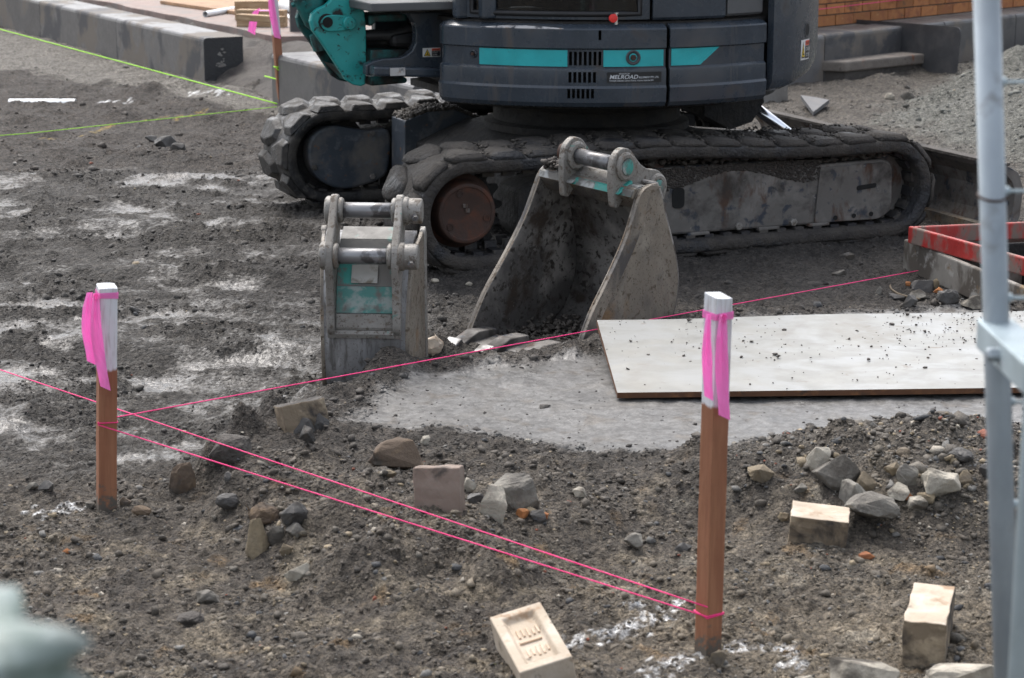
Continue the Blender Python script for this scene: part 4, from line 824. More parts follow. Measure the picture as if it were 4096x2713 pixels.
for t in cwt:
    lift = cw_low(t if t < 0 else -t)
    for z, i_ in zip(cwz, cwi):
        zz = z + lift * (1 if z < .75 else 0); rr = RB + .006 - i_ + (.004 if t > -58 else 0); mb.v.append((*arc(rr, t), zz))
for i in range(len(cwt) - 1):
    for k in range(n - 1): mb.f.append((i * n + k, (i + 1) * n + k, (i + 1) * n + k + 1, i * n + k + 1)); mb.mi.append(0)
me = bpy.data.meshes.new('counterweight'); me.from_pydata(mb.v, [], mb.f); me.update(); cw = link('counterweight', me, 'paint_navy', exc, solid=.03); me.polygons.foreach_set('use_smooth', [True] * len(me.polygons)); cw.modifiers.new('split', 'EDGE_SPLIT').split_angle = R_(25)
# dark core that fills the body behind the panels
MB().prism([arc(.80, t) for t in np.arange(-140, 141, 4)], 2, .60, .68).prism([arc(.935, t) for t in np.arange(-145, 146, 4)], 2, .681, .954).build('engine_bay', 'dark_void', exc)
MB().prism([arc(.84, t) for t in np.arange(-149, 66, 3)] + [(.3, 1.45), (.3, 1.0)], 2, .61, .64).build('belly_plate', 'frame_dark', exc)
MB().prism([arc(.96, t) for t in np.arange(-149, 150, 3)], 2, .955, .972).build('deck', 'frame_dark', exc)
# teal stripe in three lengths, set in the recess
def band(t0, t1, z0, z1, name, m, r, parent=exc, cutl=0.0, cutr=0.0, thick=.002):
    mb = MB(); n = max(3, int(abs(t1 - t0) / .8)); 
    for i in range(n + 1):
        t = t0 + (t1 - t0) * i / n
        for j, z in enumerate((z0, z1)):
            tt = t + (cutr * (i / n) if j == 1 else 0); mb.v.append((*arc(r, tt), z))
    mb.f = [(2 * i, 2 * i + 2, 2 * i + 3, 2 * i + 1) for i in range(n)]; me = bpy.data.meshes.new(name); me.from_pydata(mb.v, [], mb.f); me.update()
    return link(name, me, m, parent, solid=thick, off=-1)
RS = RB - .014 + .003
band(-140.6, -119.2, .798, .864, 'stripe', 'stripe_teal', RS); band(-110.9, -96.75, .798, .864, 'stripe', 'stripe_teal', RS); band(-94.8, -87.3, .798, .866, 'stripe', 'stripe_teal', RS, cutr=5.2)
def dished_bolt(th, z, r, parent=side):
    c = Vector((*arc(RS + .001, th), z)); d = Vector((math.cos(R_(th)), math.sin(R_(th)), 0)); o = MB().lathe([(r, -.004), (r, .002), (r * .85, .004), (r * .5, -.002), (r * .45, -.002)], c, d, 28).build('bolt_dish', 'paint_navy', parent, smooth=False)
    MB().lathe([(r * .42, -.004), (r * .42, .008), (r * .34, .011)], c, d, 6).build('bolt_head', 'rust_cover', o)
dished_bolt(-104.0, .834, .030); dished_bolt(-142.2, .838, .016)
# handprint: reflective lift-point hole in the counterweight
c = Vector((*arc(RB + .008, -48), .90)); d = Vector((math.cos(R_(-48)), math.sin(R_(-48)), 0)); MB().lathe([(.030, -.006), (.034, .003), (.026, .003), (.026, -.03)], c, d, 28).build('lifting_hole_rim', 'paint_navy', cw); MB().lathe([(.026, -.001), (.026, .0035)], c, d, 28).build('lifting_hole', 'dark_void', cw)
def curved_text(txt, th, z, size, r, m, parent, shear=0.0, name='lettering', sx=1.0):
    cu = bpy.data.curves.new('t', 'FONT'); cu.body = txt; cu.size = size; cu.shear = shear; cu.offset = size * .012; ob = bpy.data.objects.new('t', cu); COL.objects.link(ob)
    dg = bpy.context.evaluated_depsgraph_get(); me = bpy.data.meshes.new_from_object(ob.evaluated_get(dg)); bpy.data.objects.remove(ob); me.name = name
    for v in me.vertices:
        t = th + math.degrees(v.co.x * sx / r); u, w = arc(r, t); zz = z + v.co.y; v.co = (u, w, zz)
    return link(name, me, m, parent)
stk = band(-110.1, -97.4, .735, .777, 'dealer_sticker', 'sticker_black', RB - .003 + .0022, side, thick=.0015)
RT = RB - .003 + .0030
curved_text('MELROAD', -109.6, .7505, .0225, RT, 'print_silver', stk, .25, sx=1.12); curved_text('EQUIPMENT PTY. LTD.', -102.75, .752, .0105, RT, 'print_silver', stk, sx=.80); curved_text('SERVICED BY:', -107.4, .7685, .0075, RT, 'print_silver', stk, .25)
curved_text('8 Amayla Crescent, Carrum Downs, Victoria, Australia 3201', -109.5, .7405, .0092, RT, 'print_silver', stk, sx=.80)
def warn(th, z, w, h, r, parent, flatM=None):
    """warning sticker: yellow triangle panel, red header, dark text panel; on a cylinder of radius r or, with flatM, on a flat plate"""
    def P(x, y, o): 
        if flatM: return flatM @ Vector((x, -o, y))
        t = th + math.degrees(x / r); return Vector((*arc(r + o, t), z + y))
    def quad(x0, y0, x1, y1, o, m, nm, par):
        return MB().add([P(x0, y0, o), P(x1, y0, o), P(x1, y1, o), P(x0, y1, o)], [(0, 1, 2, 3)]).build(nm, m, par, solid=.0006)
    s = quad(0, 0, w, h, .0012, 'sticker_white', 'warning_sticker', parent)
    quad(w * .04, h * .06, w * .47, h * .94, .0018, 'sticker_white', 'sticker_field', s); quad(w * .51, h * .70, w * .98, h * .94, .0018, 'sticker_red', 'sticker_header', s); quad(w * .51, h * .06, w * .98, h * .68, .0018, 'sticker_black', 'sticker_text_field', s)
    for k, (q, mm, o) in enumerate((((.06, .10, .255, .90, .45, .10), 'sticker_black', .0024), ((.11, .17, .255, .76, .40, .17), 'sticker_yellow', .0030))):
        MB().add([P(w * q[0], h * q[1], o), P(w * q[4], h * q[5], o), P(w * q[2], h * q[3], o)], [(0, 1, 2)]).build('warning_triangle', mm, s)
    quad(w * .235, h * .30, w * .275, h * .58, .0034, 'sticker_black', 'warning_symbol', s); quad(w * .19, h * .24, w * .33, h * .32, .0034, 'sticker_black', 'warning_symbol', s)
    for tx, yy, sz in (('WARNING', .74, .17), ('CRUSH', .44, .19), ('ZONE', .16, .19)):
        cu = bpy.data.curves.new('t', 'FONT'); cu.body = tx; cu.size = h * sz * 1.3; ob = bpy.data.objects.new('t', cu); COL.objects.link(ob)
        me = bpy.data.meshes.new_from_object(ob.evaluated_get(bpy.context.evaluated_depsgraph_get())); bpy.data.objects.remove(ob)
        for v in me.vertices: v.co = P(w * .55 + v.co.x * .8, h * yy + v.co.y, .0030)
        link('lettering', me, 'sticker_black' if tx == 'WARNING' else 'sticker_white', s)
    return s
warn(-52.2, .775, .105, .085, RB + .010, cw)
# scuffed bare patch on the upper arris, its bright colour also painting the highlight line, and the little drain slot pipe
mb = MB()
for i in range(25):
    t = -140 + 20 * i / 24; k = math.sin(math.pi * i / 24) * (.8 + .3 * mnoise.noise(Vector((i * .9, 0, 0))))
    mb.v += [(*arc(RB - .0035, t), .9475), (*arc(RB - .0050 - .0150 * k, t), .9500 + .0095 * k)]
mb.f = [(2 * i, 2 * i + 2, 2 * i + 3, 2 * i + 1) for i in range(24)]; me = bpy.data.meshes.new('scuff_highlight'); me.from_pydata(mb.v, [], mb.f); me.update(); link('scuff_highlight', me, 'worn_edge', side, solid=.0012, off=1)
# red cap and chrome nipple on the ledge
c = Vector((*arc(.985, -108.2), .985)); rc = MB().lathe([(.017, -.006), (.017, .006), (.006, .008)], c + Vector((-.014, -.01, .006)), (-.2, -1, .1), 20).build('red_cap', 'red_plastic', exc); MB().lathe([(.007, -.02), (.007, .012), (.004, .012), (.004, .02), (.009, .021), (.009, .028)], c + Vector((.003, -.005, .0)), (0, 0, 1), 12).build('grease_fitting', 'chrome', exc)
# cab: curved side with a large window, seat inside, roof
RC = .955
cabT = sorted(set([-147, -144.5, -101.5, -99.5]) | set(np.arange(-147, -99.5, 2.5)))
cprof = [(.0, .982), (.0, 1.000), (0, 1.06), (0, 1.15), (.01, 1.85), (.02, 1.9), (.06, 2.35), (.1, 2.42)]
win = sweep(arcpath(RC, cabT), cprof, [(-144.5, -101.5, 1.000, 1.86)], 'cab_side', 'paint_navy')
def rimpath(): 
    P = rounded([(-144.0, 1.004), (-102.0, 1.004), (-102.0, 1.83), (-144.0, 1.83)], 0.0); 
    pts = []
    for (a, b), (c_, d_) in zip(P, P[1:] + P[:1]):
        for k in range(10): pts.append((a + (c_ - a) * k / 10, b + (d_ - b) * k / 10))
    return [(*arc(RC + .002, t), z) for t, z in pts]
MB().tube(rimpath(), .011, 8, closed=True).build('window_seal', 'black_plastic', win, smooth=True)
gl = sweep(arcpath(RC - .008, np.arange(-145, -100.5, 2.5)), [(0, .995), (0, 1.4), (.01, 1.86)], (), 'window_pane', 'window_glass', win, thick=.004)
MB().box((.24, .42, .98), (.30, .48, 2.3)).build('cab_pillar', 'paint_navy', exc, bevel=.01)
u_, v_c = arc(RC, -147); MB().box((u_ - .03, v_c - .02, .975), (u_ + .03, v_c + .04, 2.35)).build('cab_pillar', 'paint_navy', exc, bevel=.012)
MB().prism([arc(.90, t) for t in np.arange(-148, -98, 4)] + [(1.0, 1.05), (.25, 1.05)], 2, 2.30, 2.36).build('cab_roof', 'paint_navy', exc, bevel=.02)
MB().prism([(.22, .55), (.22, 1.05)] + [(1.0, 1.05), (1.0, 1.02), (.25, 1.02), (.25, .55)], 2, .98, 2.3).build('cab_rear_wall', 'black_plastic', exc)
st = MB().lathe([(.17, 0), (.17, .10), (.15, .12)], (.80, .42, 1.0), (0, -1, 0), 24).build('seat_base', 'seat_fabric', exc); MB().box((.55, .3, 1.0), (1.0, .8, 1.12)).build('seat_cushion', 'seat_fabric', exc, bevel=.04); MB().box((.92, .32, 1.1), (1.04, .78, 1.7)).build('seat_back', 'seat_fabric', exc, bevel=.04)
up = sweep(arcpath(.975, np.arange(-99.0, -79.4, 1.5)), [(.01, .980), (0, .99), (0, 1.42), (.05, 1.46)], (), 'engine_cover', 'paint_navy'); up2 = sweep(arcpath(.975, np.arange(-78.9, -66.0, 1.5)), [(.01, .985), (0, .995), (0, 1.42), (.05, 1.46)], (), 'rear_cover', 'grey_plastic')
MB().prism([arc(.95, t) for t in np.arange(-99, 100, 4)], 2, 1.40, 1.45).build('hood', 'paint_navy', exc, bevel=.02)

# ---- front frame with the swing post notch, deck plate above, hoses
def c2(x, y, v): return xhit((1150 + x / 3.267) / VS, y / 3.267 / VS, v)
fv = .78
outer = [c2(*q, fv) for q in [(1030, 20 + 120), (2140, 160), (2140, 1010), (1030, 985), (1030, 850), (1120, 800), (1250, 770), (1480, 755), (1560, 720), (1630, 660), (1675, 560), (1680, 420), (1660, 300), (1600, 215), (1500, 165)]]
frn = MB().prism(outer[1:3] + outer[3:], 1, fv, fv + .05).build('front_frame', 'paint_navy', exc, bevel=.006)
MB().prism([c2(*q, .78) for q in [(1060, 845), (2140, 880), (2140, 1000), (1060, 975)]], 1, .70, .78).build('front_frame_beam', 'paint_navy', exc, bevel=.01)
MB().prism([(p[0], p[1]) for p in outer[1:3] + outer[3:]], 1, 1.30, 1.35).build('front_frame', 'paint_navy', exc, bevel=.006)
d0 = c2(1010, 30, .70); d1 = c2(2100, 70, .70); MB().box((d0[0], .62, d0[1] - .035), (d1[0] + .25, 1.5, d0[1])).build('foot_deck', 'grey_plastic', exc, bevel=.006)
q = c2(1340, 890, .695); q2 = c2(1535, 985, .695); MB().box((q[0], .690, q2[1]), (q2[0], .698, q[1])).build('wear_pad', 'worn_edge', exc)
M0 = Matrix.Translation(Vector((*[c2(1765, 748, fv)[0]], fv - .001, c2(1765, 748, fv)[1]))); wq = c2(1995, 622, fv)
warn(0, 0, wq[0] - M0.translation.x, wq[1] - M0.translation.z, 1, frn, M0)
for k, (ya, yb, yc) in enumerate(((450, 440, 330), (520, 500, 400), (590, 580, 500))):
    P = [c2(950, ya + 10, .98), c2(1100, ya, .98), c2(1350, yb, .98), c2(1560, (yb + yc) / 2 - 10, .98), c2(1720, yc, .98), c2(1900, yc - 60, .98)]
    MB().tube(crom([Vector((p[0], .93 + .04 * k, p[1])) for p in P], 6), .026, 10).build('hydraulic_hose', 'black_plastic', exc, smooth=True)
MB().prism([c2(*q, .90) for q in [(1340, 460), (1700, 400), (1700, 620), (1350, 620)]], 1, .88, .96).build('hose_sleeve', 'black_plastic', exc, bevel=.02)
# ---- teal swing bracket: two cheek plates with fork arms
ck = [(1000, -60), (1005, 150), (1028, 320), (1032, 640), (1025, 1000), (1025, 1105), (960, 1130), (870, 1112), (770, 1050), (640, 850), (450, 560), (330, 400), (300, 280), (322, 185), (395, 120), (500, 70), (560, 15), (590, -60)]
bv = .90
near = [c2(*q, bv) for q in ck]; nb_ = MB().prism(near, 1, bv, bv + .035).build('swing_bracket_cheek', 'paint_teal', exc, bevel=.006)
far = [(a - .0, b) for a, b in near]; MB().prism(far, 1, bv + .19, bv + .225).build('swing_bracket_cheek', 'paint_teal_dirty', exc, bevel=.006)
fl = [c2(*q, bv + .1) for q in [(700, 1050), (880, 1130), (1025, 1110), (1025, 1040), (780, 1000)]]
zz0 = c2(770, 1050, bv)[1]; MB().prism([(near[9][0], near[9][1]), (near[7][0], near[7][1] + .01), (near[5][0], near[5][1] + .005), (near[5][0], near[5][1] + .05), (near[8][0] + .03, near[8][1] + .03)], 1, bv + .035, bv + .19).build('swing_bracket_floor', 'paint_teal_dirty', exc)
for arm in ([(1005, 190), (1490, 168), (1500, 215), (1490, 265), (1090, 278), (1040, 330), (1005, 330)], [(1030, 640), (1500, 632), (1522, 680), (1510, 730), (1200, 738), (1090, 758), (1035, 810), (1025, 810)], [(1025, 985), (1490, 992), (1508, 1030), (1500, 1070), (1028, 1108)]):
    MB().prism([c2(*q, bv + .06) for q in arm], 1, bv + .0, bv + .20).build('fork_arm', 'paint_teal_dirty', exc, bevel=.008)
pc = c2(790, 300, bv); pt = MB().prism(rounded([c2(*q, bv) for q in [(400, 300), (480, 200), (640, 190), (800, 215), (875, 300), (800, 385), (640, 408), (480, 410)]], .02), 1, bv - .014, bv).build('pin_plate', 'paint_teal', exc, bevel=.003)
MB().lathe([(.028, 0), (.028, .012), (.024, .015), (.010, .015), (.010, .024), (.004, .024)], (pc[0], bv - .014, pc[1]), (0, -1, 0), 24).build('pin_cap', 'paint_teal', pt)
hc = c2(510, 290, bv); MB().lathe([(.022, 0), (.022, .003)], (hc[0], bv - .0145, hc[1]), (0, -1, 0), 20).build('pin_hole', 'dark_void', pt)
MB().tube([(hc[0], bv - .01, hc[1]), (hc[0], bv + .24, hc[1])], .035, 16).build('boom_pin', 'frame_dark', exc)
# boom cylinder foot and boom rising out of view
A_ = Vector((c2(330, 60, 1.0)[0], 1.01, c2(330, 60, 1.0)[1])); B_ = A_ + Vector((-.20, 0, .42)); MB().lathe([(.05, -.10), (.066, -.07), (.066, .05), (.060, .06), (.060, .5)], A_, (B_ - A_), 24).build('boom_cylinder', 'paint_teal_dirty', exc, smooth=False)
for k in range(5):
    ang = k * 1.25 + .4; dd = (B_ - A_).normalized(); x = dd.cross(Vector((0, 1, 0))).normalized(); MB().lathe([(.012, 0), (.012, .02), (.006, .02)], A_ + dd * .03 + (x * math.cos(ang) + Vector((0, 1, 0)) * math.sin(ang)) * .058, (x * math.cos(ang) + Vector((0, 1, 0)) * math.sin(ang)), 6).build('bolt', 'paint_teal_dirty', exc)
MB().tube([(A_ + Vector((.03, 0, -.12)))[:], (hc[0] + .02, 1.01, hc[1] - .12)], .045, 14).build('cylinder_eye', 'paint_teal_dirty', exc)
MB().prism([(near[0][0] + .0, near[0][1] - .02), (near[0][0] - .16, near[0][1] - .02), (-.55, 1.9), (-.45, 2.0), (-.30, 1.95)], 1, bv + .04, bv + .185).build('boom', 'paint_teal', exc, bevel=.01)

# ================================================================ THE TWO BUCKETS
def plate(poly, a, b, name, m, parent, bevel=.004, axis=0): return MB().prism(poly, axis, a, b).build(name, m, parent, bevel=bevel)
# ---- narrow trenching bucket, back towards the camera; local x = width, y = away, z up
so = gz(845, 905, 0); SB = empty('digging_bucket', (so.x, so.y, .0), R_(-4), 'narrow steel trenching bucket standing with its back and two cross pins showing', 'bucket', 'excavator buckets on the ground')
SB.scale = (1.02, 1, 1)
back = [(.20, .475), (.13, .455), (.075, .40), (.035, .33), (.010, .255), (.0, .18), (.006, .09), (.03, .02), (.08, -.03), (.16, -.05), (.26, -.04)]
bc = [(p.x, p.y) for p in crom([Vector((a, b, 0)) for a, b in back], 4)]
mb = MB(); n = len(bc)
for i, (y, z) in enumerate(bc):
    w = .118 + .022 * max(0, (y / .4)) + .012 * (1 - i / n)
    mb.v += [(-w, y, z), (w, y, z)]
mb.f = [(2 * i, 2 * i + 1, 2 * i + 3, 2 * i + 2) for i in range(n - 1)]; me = bpy.data.meshes.new('back_plate'); me.from_pydata(mb.v, [], mb.f); me.update()
link('back_plate', me, 'steel_smooth', SB, solid=.012, off=1, smooth=True)
for s in (-1, 1):
    # side cheeks flare from the back plate to the mouth
    pts = bc[6:-4] + [(.27, -.03), (.25, .20), (.235, .36), (.23, .45), (.215, .47), (.20, .46)]
    mb = MB(); N = len(pts)
    for o_ in (0, .013):
        for (y, z) in pts: mb.v.append((s * (.122 + .028 * max(0, min(1, y / .25)) + o_), y, z))
    mb.f = [tuple(range(N)), tuple(range(2 * N - 1, N - 1, -1))] + [(i, i + N, (i + 1) % N + N, (i + 1) % N) for i in range(N)]; mb.mi = [0] * len(mb.f)
    mb.build('side_plate', 'steel_side', SB, bevel=.003)
    ct = rounded([(.285, -.04), (.268, .20), (.262, .36), (.265, .455), (.245, .485), (.22, .47), (.215, .36), (.225, .2), (.235, -.04)], .012)
    plate(ct, s * .146, s * .164, 'side_cutter', 'steel_worn', SB)
    ear = rounded([(-.005, .175), (-.028, .20), (-.030, .34), (-.048, .41), (-.040, .455), (-.010, .485), (.035, .53), (.075, .575), (.105, .605), (.140, .598), (.160, .56), (.155, .52), (.12, .47), (.12, .43), (.06, .36), (.025, .27), (.010, .19)], .02, 3)
    plate(ear, s * .088, s * .112, 'ear_plate', 'steel_worn', SB, .005)
    for (y, z) in ((-.005, .430), (.115, .552)):
        MB().lathe([(.040, -.006), (.044, 0), (.044, .012), (.038, .018)], (s * .112 - .018 * s * 0, y, z), (s, 0, 0), 26).build('boss', 'steel_worn', SB, bevel=.002)
        MB().lathe([(.040, 0), (.040, .010), (.034, .014)], (s * .088, y, z), (-s, 0, 0), 26).build('boss', 'steel_worn', SB, bevel=.002)
for (y, z) in ((-.005, .430), (.115, .552)):
    p = MB().tube([(-.13, y, z), (.165, y, z)], .025, 22).build('cross_pin', 'steel_pin', SB, smooth=True); p.data.polygons.foreach_set('use_smooth', [len(q.vertices) == 4 for q in p.data.polygons])
    MB().lathe([(.040, 0), (.040, .038), (.036, .042)], (.126, y, z), (1, 0, 0), 26).build('pin_collar', 'steel_worn', SB, bevel=.003); bolt(SB, (.148, y - .036, z - .012), (.2, -1, -.2), .010, 'frame_steel', .02)
plate([(.205, .485), (.19, .488), (.118, .462), (.06, .398), (.024, .33), (.027, .325), (.07, .385), (.13, .445), (.20, .47)], -.086, .086, 'stiffener_plate', 'steel_painted', SB, 0)
plate([(.024, .329), (.006, .272), (.000, .250), (.006, .248), (.03, .32)], -.086, .086, 'wear_strip', 'teal_worn', SB, 0); plate([(.0, .247), (-.006, .205), (-.004, .197), (.006, .245)], -.086, .086, 'lower_strip', 'steel_worn', SB, 0)
plate([(-.008, .196), (-.012, .185), (-.008, .172), (.0, .172), (.0, .196)], -.112, .112, 'weld_strip', 'steel_worn', SB, 0)
tg = plate([(.0245, .339), (.0525, .391), (.0500, .3925), (.0220, .3405)], -.042, .038, 'maker_plate', 'tag_metal', SB, 0)
for x in (-.09, .0, .09): plate([(.27, -.055), (.37, -.06), (.40, -.045), (.30, -.02)], x - .022, x + .022, 'tooth', 'tooth_steel', SB)

# ---- wide bucket with its mouth towards the lower left; local x = width (towards the camera's right), y = mouth to back, z up
wl = R_(-42); mid = (gz(1090, 768, .055) + gz(1330, 803, .055)) / 2; mid.z = -.028; LB = empty('digging_bucket', mid, wl, 'wide open-mouthed steel bucket with teeth, resting beside the white sheet', 'bucket', 'excavator buckets on the ground')
LB.scale = (1.03, 1.03, 1.03)
HW = .225
shell = [(.40, .578), (.425, .535), (.445, .47), (.475, .39), (.505, .30), (.512, .22), (.49, .13), (.44, .065), (.36, .035), (.24, .03), (.10, .035), (-.02, .045)]
sc_ = [(p.x, p.y) for p in crom([Vector((a, b, 0)) for a, b in shell], 5)]
mb = MB(); n = len(sc_)
for (y, z) in sc_: mb.v += [(-HW - .007, y, z), (HW + .007, y, z)]
for i in range(n - 1): mb.f += [(2 * i, 2 * i + 1, 2 * i + 3, 2 * i + 2)]
me = bpy.data.meshes.new('shell'); me.from_pydata(mb.v, [], mb.f); me.update(); link('shell', me, 'steel_inside', LB, solid=.012, off=1, smooth=True)
mouth = [(-.01, .075), (.055, .19), (.145, .30), (.228, .41), (.275, .50), (.300, .55), (.325, .572), (.36, .582)]
mc_ = [(p.x, p.y) for p in crom([Vector((a, b, 0)) for a, b in mouth], 4)]
sidepoly = mc_ + [(.40, .582)] + sc_[1:-6] + [(.02, .045)]
for s in (-1, 1):
    a, b = (HW, HW + .014) if s > 0 else (-HW - .014, -HW)
    mb = MB().prism(sidepoly, 0, a, b); o = mb.build('side_plate', ['steel_side', 'steel_inside'], LB, bevel=.003)
    for p in o.data.polygons:
        if p.normal.x * s < -.9: p.material_index = 1
    lip = mc_ + [(q[0] + .055, q[1] - .012) for q in mc_[::-1]]
    plate(lip, a + .004 if s > 0 else a - .008, b + .008 if s > 0 else b - .004, 'edge_plate', 'steel_side', LB, .004)
# top tube plate with ears
plate([(.285, .545), (.30, .575), (.44, .565), (.445, .52), (.42, .50), (.33, .50), (.30, .53)], -HW, HW, 'top_plate', 'steel_side', LB)
plate([(.280, .548), (.288, .566), (.32, .578), (.36, .578), (.36, .572), (.30, .560)], -HW + .002, HW - .002, 'front_flange', 'steel_teal', LB, 0)
for s, xc in ((-1, -.085), (1, .150)):
    ear = rounded([(.262, .505), (.252, .56), (.250, .625), (.262, .672), (.300, .698), (.345, .690), (.372, .660), (.400, .632), (.44, .612), (.49, .606), (.522, .585), (.535, .545), (.525, .49), (.46, .45), (.44, .52), (.36, .55), (.30, .52), (.285, .50)], .018, 3)
    plate(ear, xc - .013, xc + .013, 'ear_plate', 'steel_worn', LB, .006)
    for (y, z) in ((.315, .636), (.482, .548)):
        for d in (-1, 1): MB().lathe([(.047, 0), (.047, .008), (.040, .014), (.030, .014), (.028, .011)], (xc + d * .013, y, z), (d, 0, 0), 28).build('boss', 'steel_worn', LB)
        MB().lathe([(.027, -.02), (.027, .017), (.022, .020)], (xc + s * .013, y, z), (s, 0, 0), 24).build('pin_end', 'steel_teal', LB)
for (y, z) in ((.315, .636), (.482, .548)):
    p = MB().tube([(-.09, y, z), (.155, y, z)], .026, 22).build('cross_pin', 'steel_pin', LB, smooth=True)
MB().lathe([(.036, 0), (.040, .004), (.040, .022), (.030, .030), (.030, .040)], (-.099, .315, .636), (-1, 0, 0), 24).build('pin_collar', 'rust_cover', LB)
plate([(.30, .566), (.34, .598), (.42, .602), (.44, .566)], -.060, .136, 'cross_plate', 'steel_worn', LB)
for x in (-.075, .15): plate([(.265, .55), (.285, .565), (.34, .59), (.34, .565)], x - .03, x + .03, 'weld', 'steel_teal', LB)
plate([(-.07, .035), (-.055, .055), (.06, .062), (.06, .03)], -HW - .02, HW + .02, 'cutting_lip', 'frame_steel', LB)
for x in (-.20, -.055, .09):
    t = plate(rounded([(.02, .022), (-.11, .028), (-.11, .055), (-.03, .085), (.06, .082), (.06, .06)], .008), x - .030, x + .030, 'tooth_adapter', 'frame_steel', LB, .005)
    plate([(-.09, .045), (-.225, -.005), (-.238, .006), (-.11, .075)], x - .030, x + .030, 'tooth', 'tooth_steel', t, .004)
# soil lying in the bucket mouth and on its top
rng = np.random.default_rng(8); n = 420; X = rng.uniform(-HW, HW, n); Y = rng.uniform(.10, .46, n); Z = .04 + .05 * rng.random(n) * sstep(.1, .45, Y); S = rng.uniform(.005, .016, n)
o = link('soil_remnant', scatter_mesh('soil', X, Y, Z, S, np.tile([[.085, .075, .065]], (n, 1)) * rng.uniform(.7, 1.3, (n, 1)), rng), 'pebbles', LB); o['kind'] = 'stuff'
n = 160; X = rng.uniform(-HW + .01, -.105, n); Y = rng.uniform(.29, .40, n); Z = .578 + .022 * rng.random(n); S = rng.uniform(.006, .014, n)
o = link('soil_remnant', scatter_mesh('soil', X, Y, Z, S, np.tile([[.07, .061, .054]], (n, 1)) * rng.uniform(.7, 1.3, (n, 1)), rng), 'pebbles', LB); o['kind'] = 'stuff'

# the bucket is racked: its far cheek stands a little higher and further in at the top
for c in list(LB.children) + [g for c in LB.children for g in c.children]:
    for v in c.data.vertices:
        k = max(0.0, min(1.0, v.co.z / .6)); q = max(0.0, min(1.0, (v.co.x + HW) / (2 * HW))); v.co.x += k * (.046 * (1 - q) - .010 * q); v.co.z += k * (.019 * (1 - q) - .014 * q)

# ================================================================ SHEET, FRAMES
sv = [gz(1427, 908, .112), gz(2290, 897, .112), gz(2290, 720, .150), gz(1380, 740, .18)]
ext = 1.45; sv[1] = sv[0] + (sv[1] - sv[0]) * ext; sv[2] = sv[3] + (sv[2] - sv[3]) * ext
sh = empty('white_sheet', sv[0], 0, 'large white faced sheet with brown edges lying on the concrete spill', 'sheet')
nx, ny = 24, 14; mb = MB()
for j in range(ny + 1):
    for i in range(nx + 1):
        a = sv[0].lerp(sv[1], i / nx); b = sv[3].lerp(sv[2], i / nx); p = a.lerp(b, j / ny) - sv[0]; mb.v.append((p.x, p.y, p.z + .004 * math.sin(i * .5) * math.sin(j * .4)))
for j in range(ny):
    for i in range(nx): k = j * (nx + 1) + i; mb.f.append((k, k + 1, k + nx + 2, k + nx + 1)); mb.mi.append(0)
me = bpy.data.meshes.new('face'); me.from_pydata(mb.v, [], mb.f); me.update(); me.materials.append(MATS['sheet_white']); me.materials.append(MATS['sheet_edge'])
fo = bpy.data.objects.new('board', me); COL.objects.link(fo); fo.parent = sh; md = fo.modifiers.new('solid', 'SOLIDIFY'); md.thickness = .017; md.offset = -1; md.material_offset = 1; md.material_offset_rim = 1
rng = np.random.default_rng(17); n = 3200; a = rng.random(n); b = rng.random(n) ** .7; P = np.array([[*(sv[0].lerp(sv[1], float(s)).lerp(sv[3].lerp(sv[2], float(s)), float(t)) - sv[0])] for s, t in zip(a, b)])
keep = (rng.random(n) < .12 + .9 * sstep(.35, .8, a) * b ** 1.5); P = P[keep]; n = len(P); S = rng.uniform(.0012, .0034, n) + .007 * rng.random(n) ** 14
o = link('soil_crumbs', scatter_mesh('crumbs', P[:, 0], P[:, 1], P[:, 2] + S * .4, S, np.tile([[.07, .06, .052]], (n, 1)) * rng.uniform(.6, 1.3, (n, 1)), rng, .6), 'pebbles', sh); o['kind'] = 'stuff'

def box_frame(name, corners, z0, z1, t, m, label, cat, cross=(), group=None, rnd=.03):
    """open frame of upright boards: corners in ground plan, z0..z1"""
    c = [Vector(p[:2]).to_3d() for p in corners]; o = empty(name, c[0], 0, label, cat, group); N = len(c)
    for i in range(N):
        a, b = c[i] - c[0], c[(i + 1) % N] - c[0]; d = (b - a).normalized(); nrm = Vector((-d.y, d.x, 0)); L = (b - a).length
        M = Matrix((d, nrm, Vector((0, 0, 1)))).transposed().to_4x4(); M.translation = a
        ob = MB().box((t * (i % 2), 0, z0), (L - t * (i % 2), t, z1)).build('side_board', m, o, bevel=.006); ob.matrix_local = M
    for (f, z0c, z1c) in cross:
        a = (c[0].lerp(c[1], f)) - c[0]; b = (c[3].lerp(c[2], f)) - c[0]; d = (b - a).normalized(); nrm = Vector((-d.y, d.x, 0)); M = Matrix((d, nrm, Vector((0, 0, 1)))).transposed().to_4x4(); M.translation = a
        ob = MB().box((t, 0, z0c), ((b - a).length - t, t, z1c)).build('cross_board', m, o, bevel=.004); ob.matrix_local = M
    return o
g0 = gz(2086, 612, .03); g1 = gz(2290, 700, .03); gd = (g1 - g0).normalized(); gn = Vector((-gd.y, gd.x, 0))
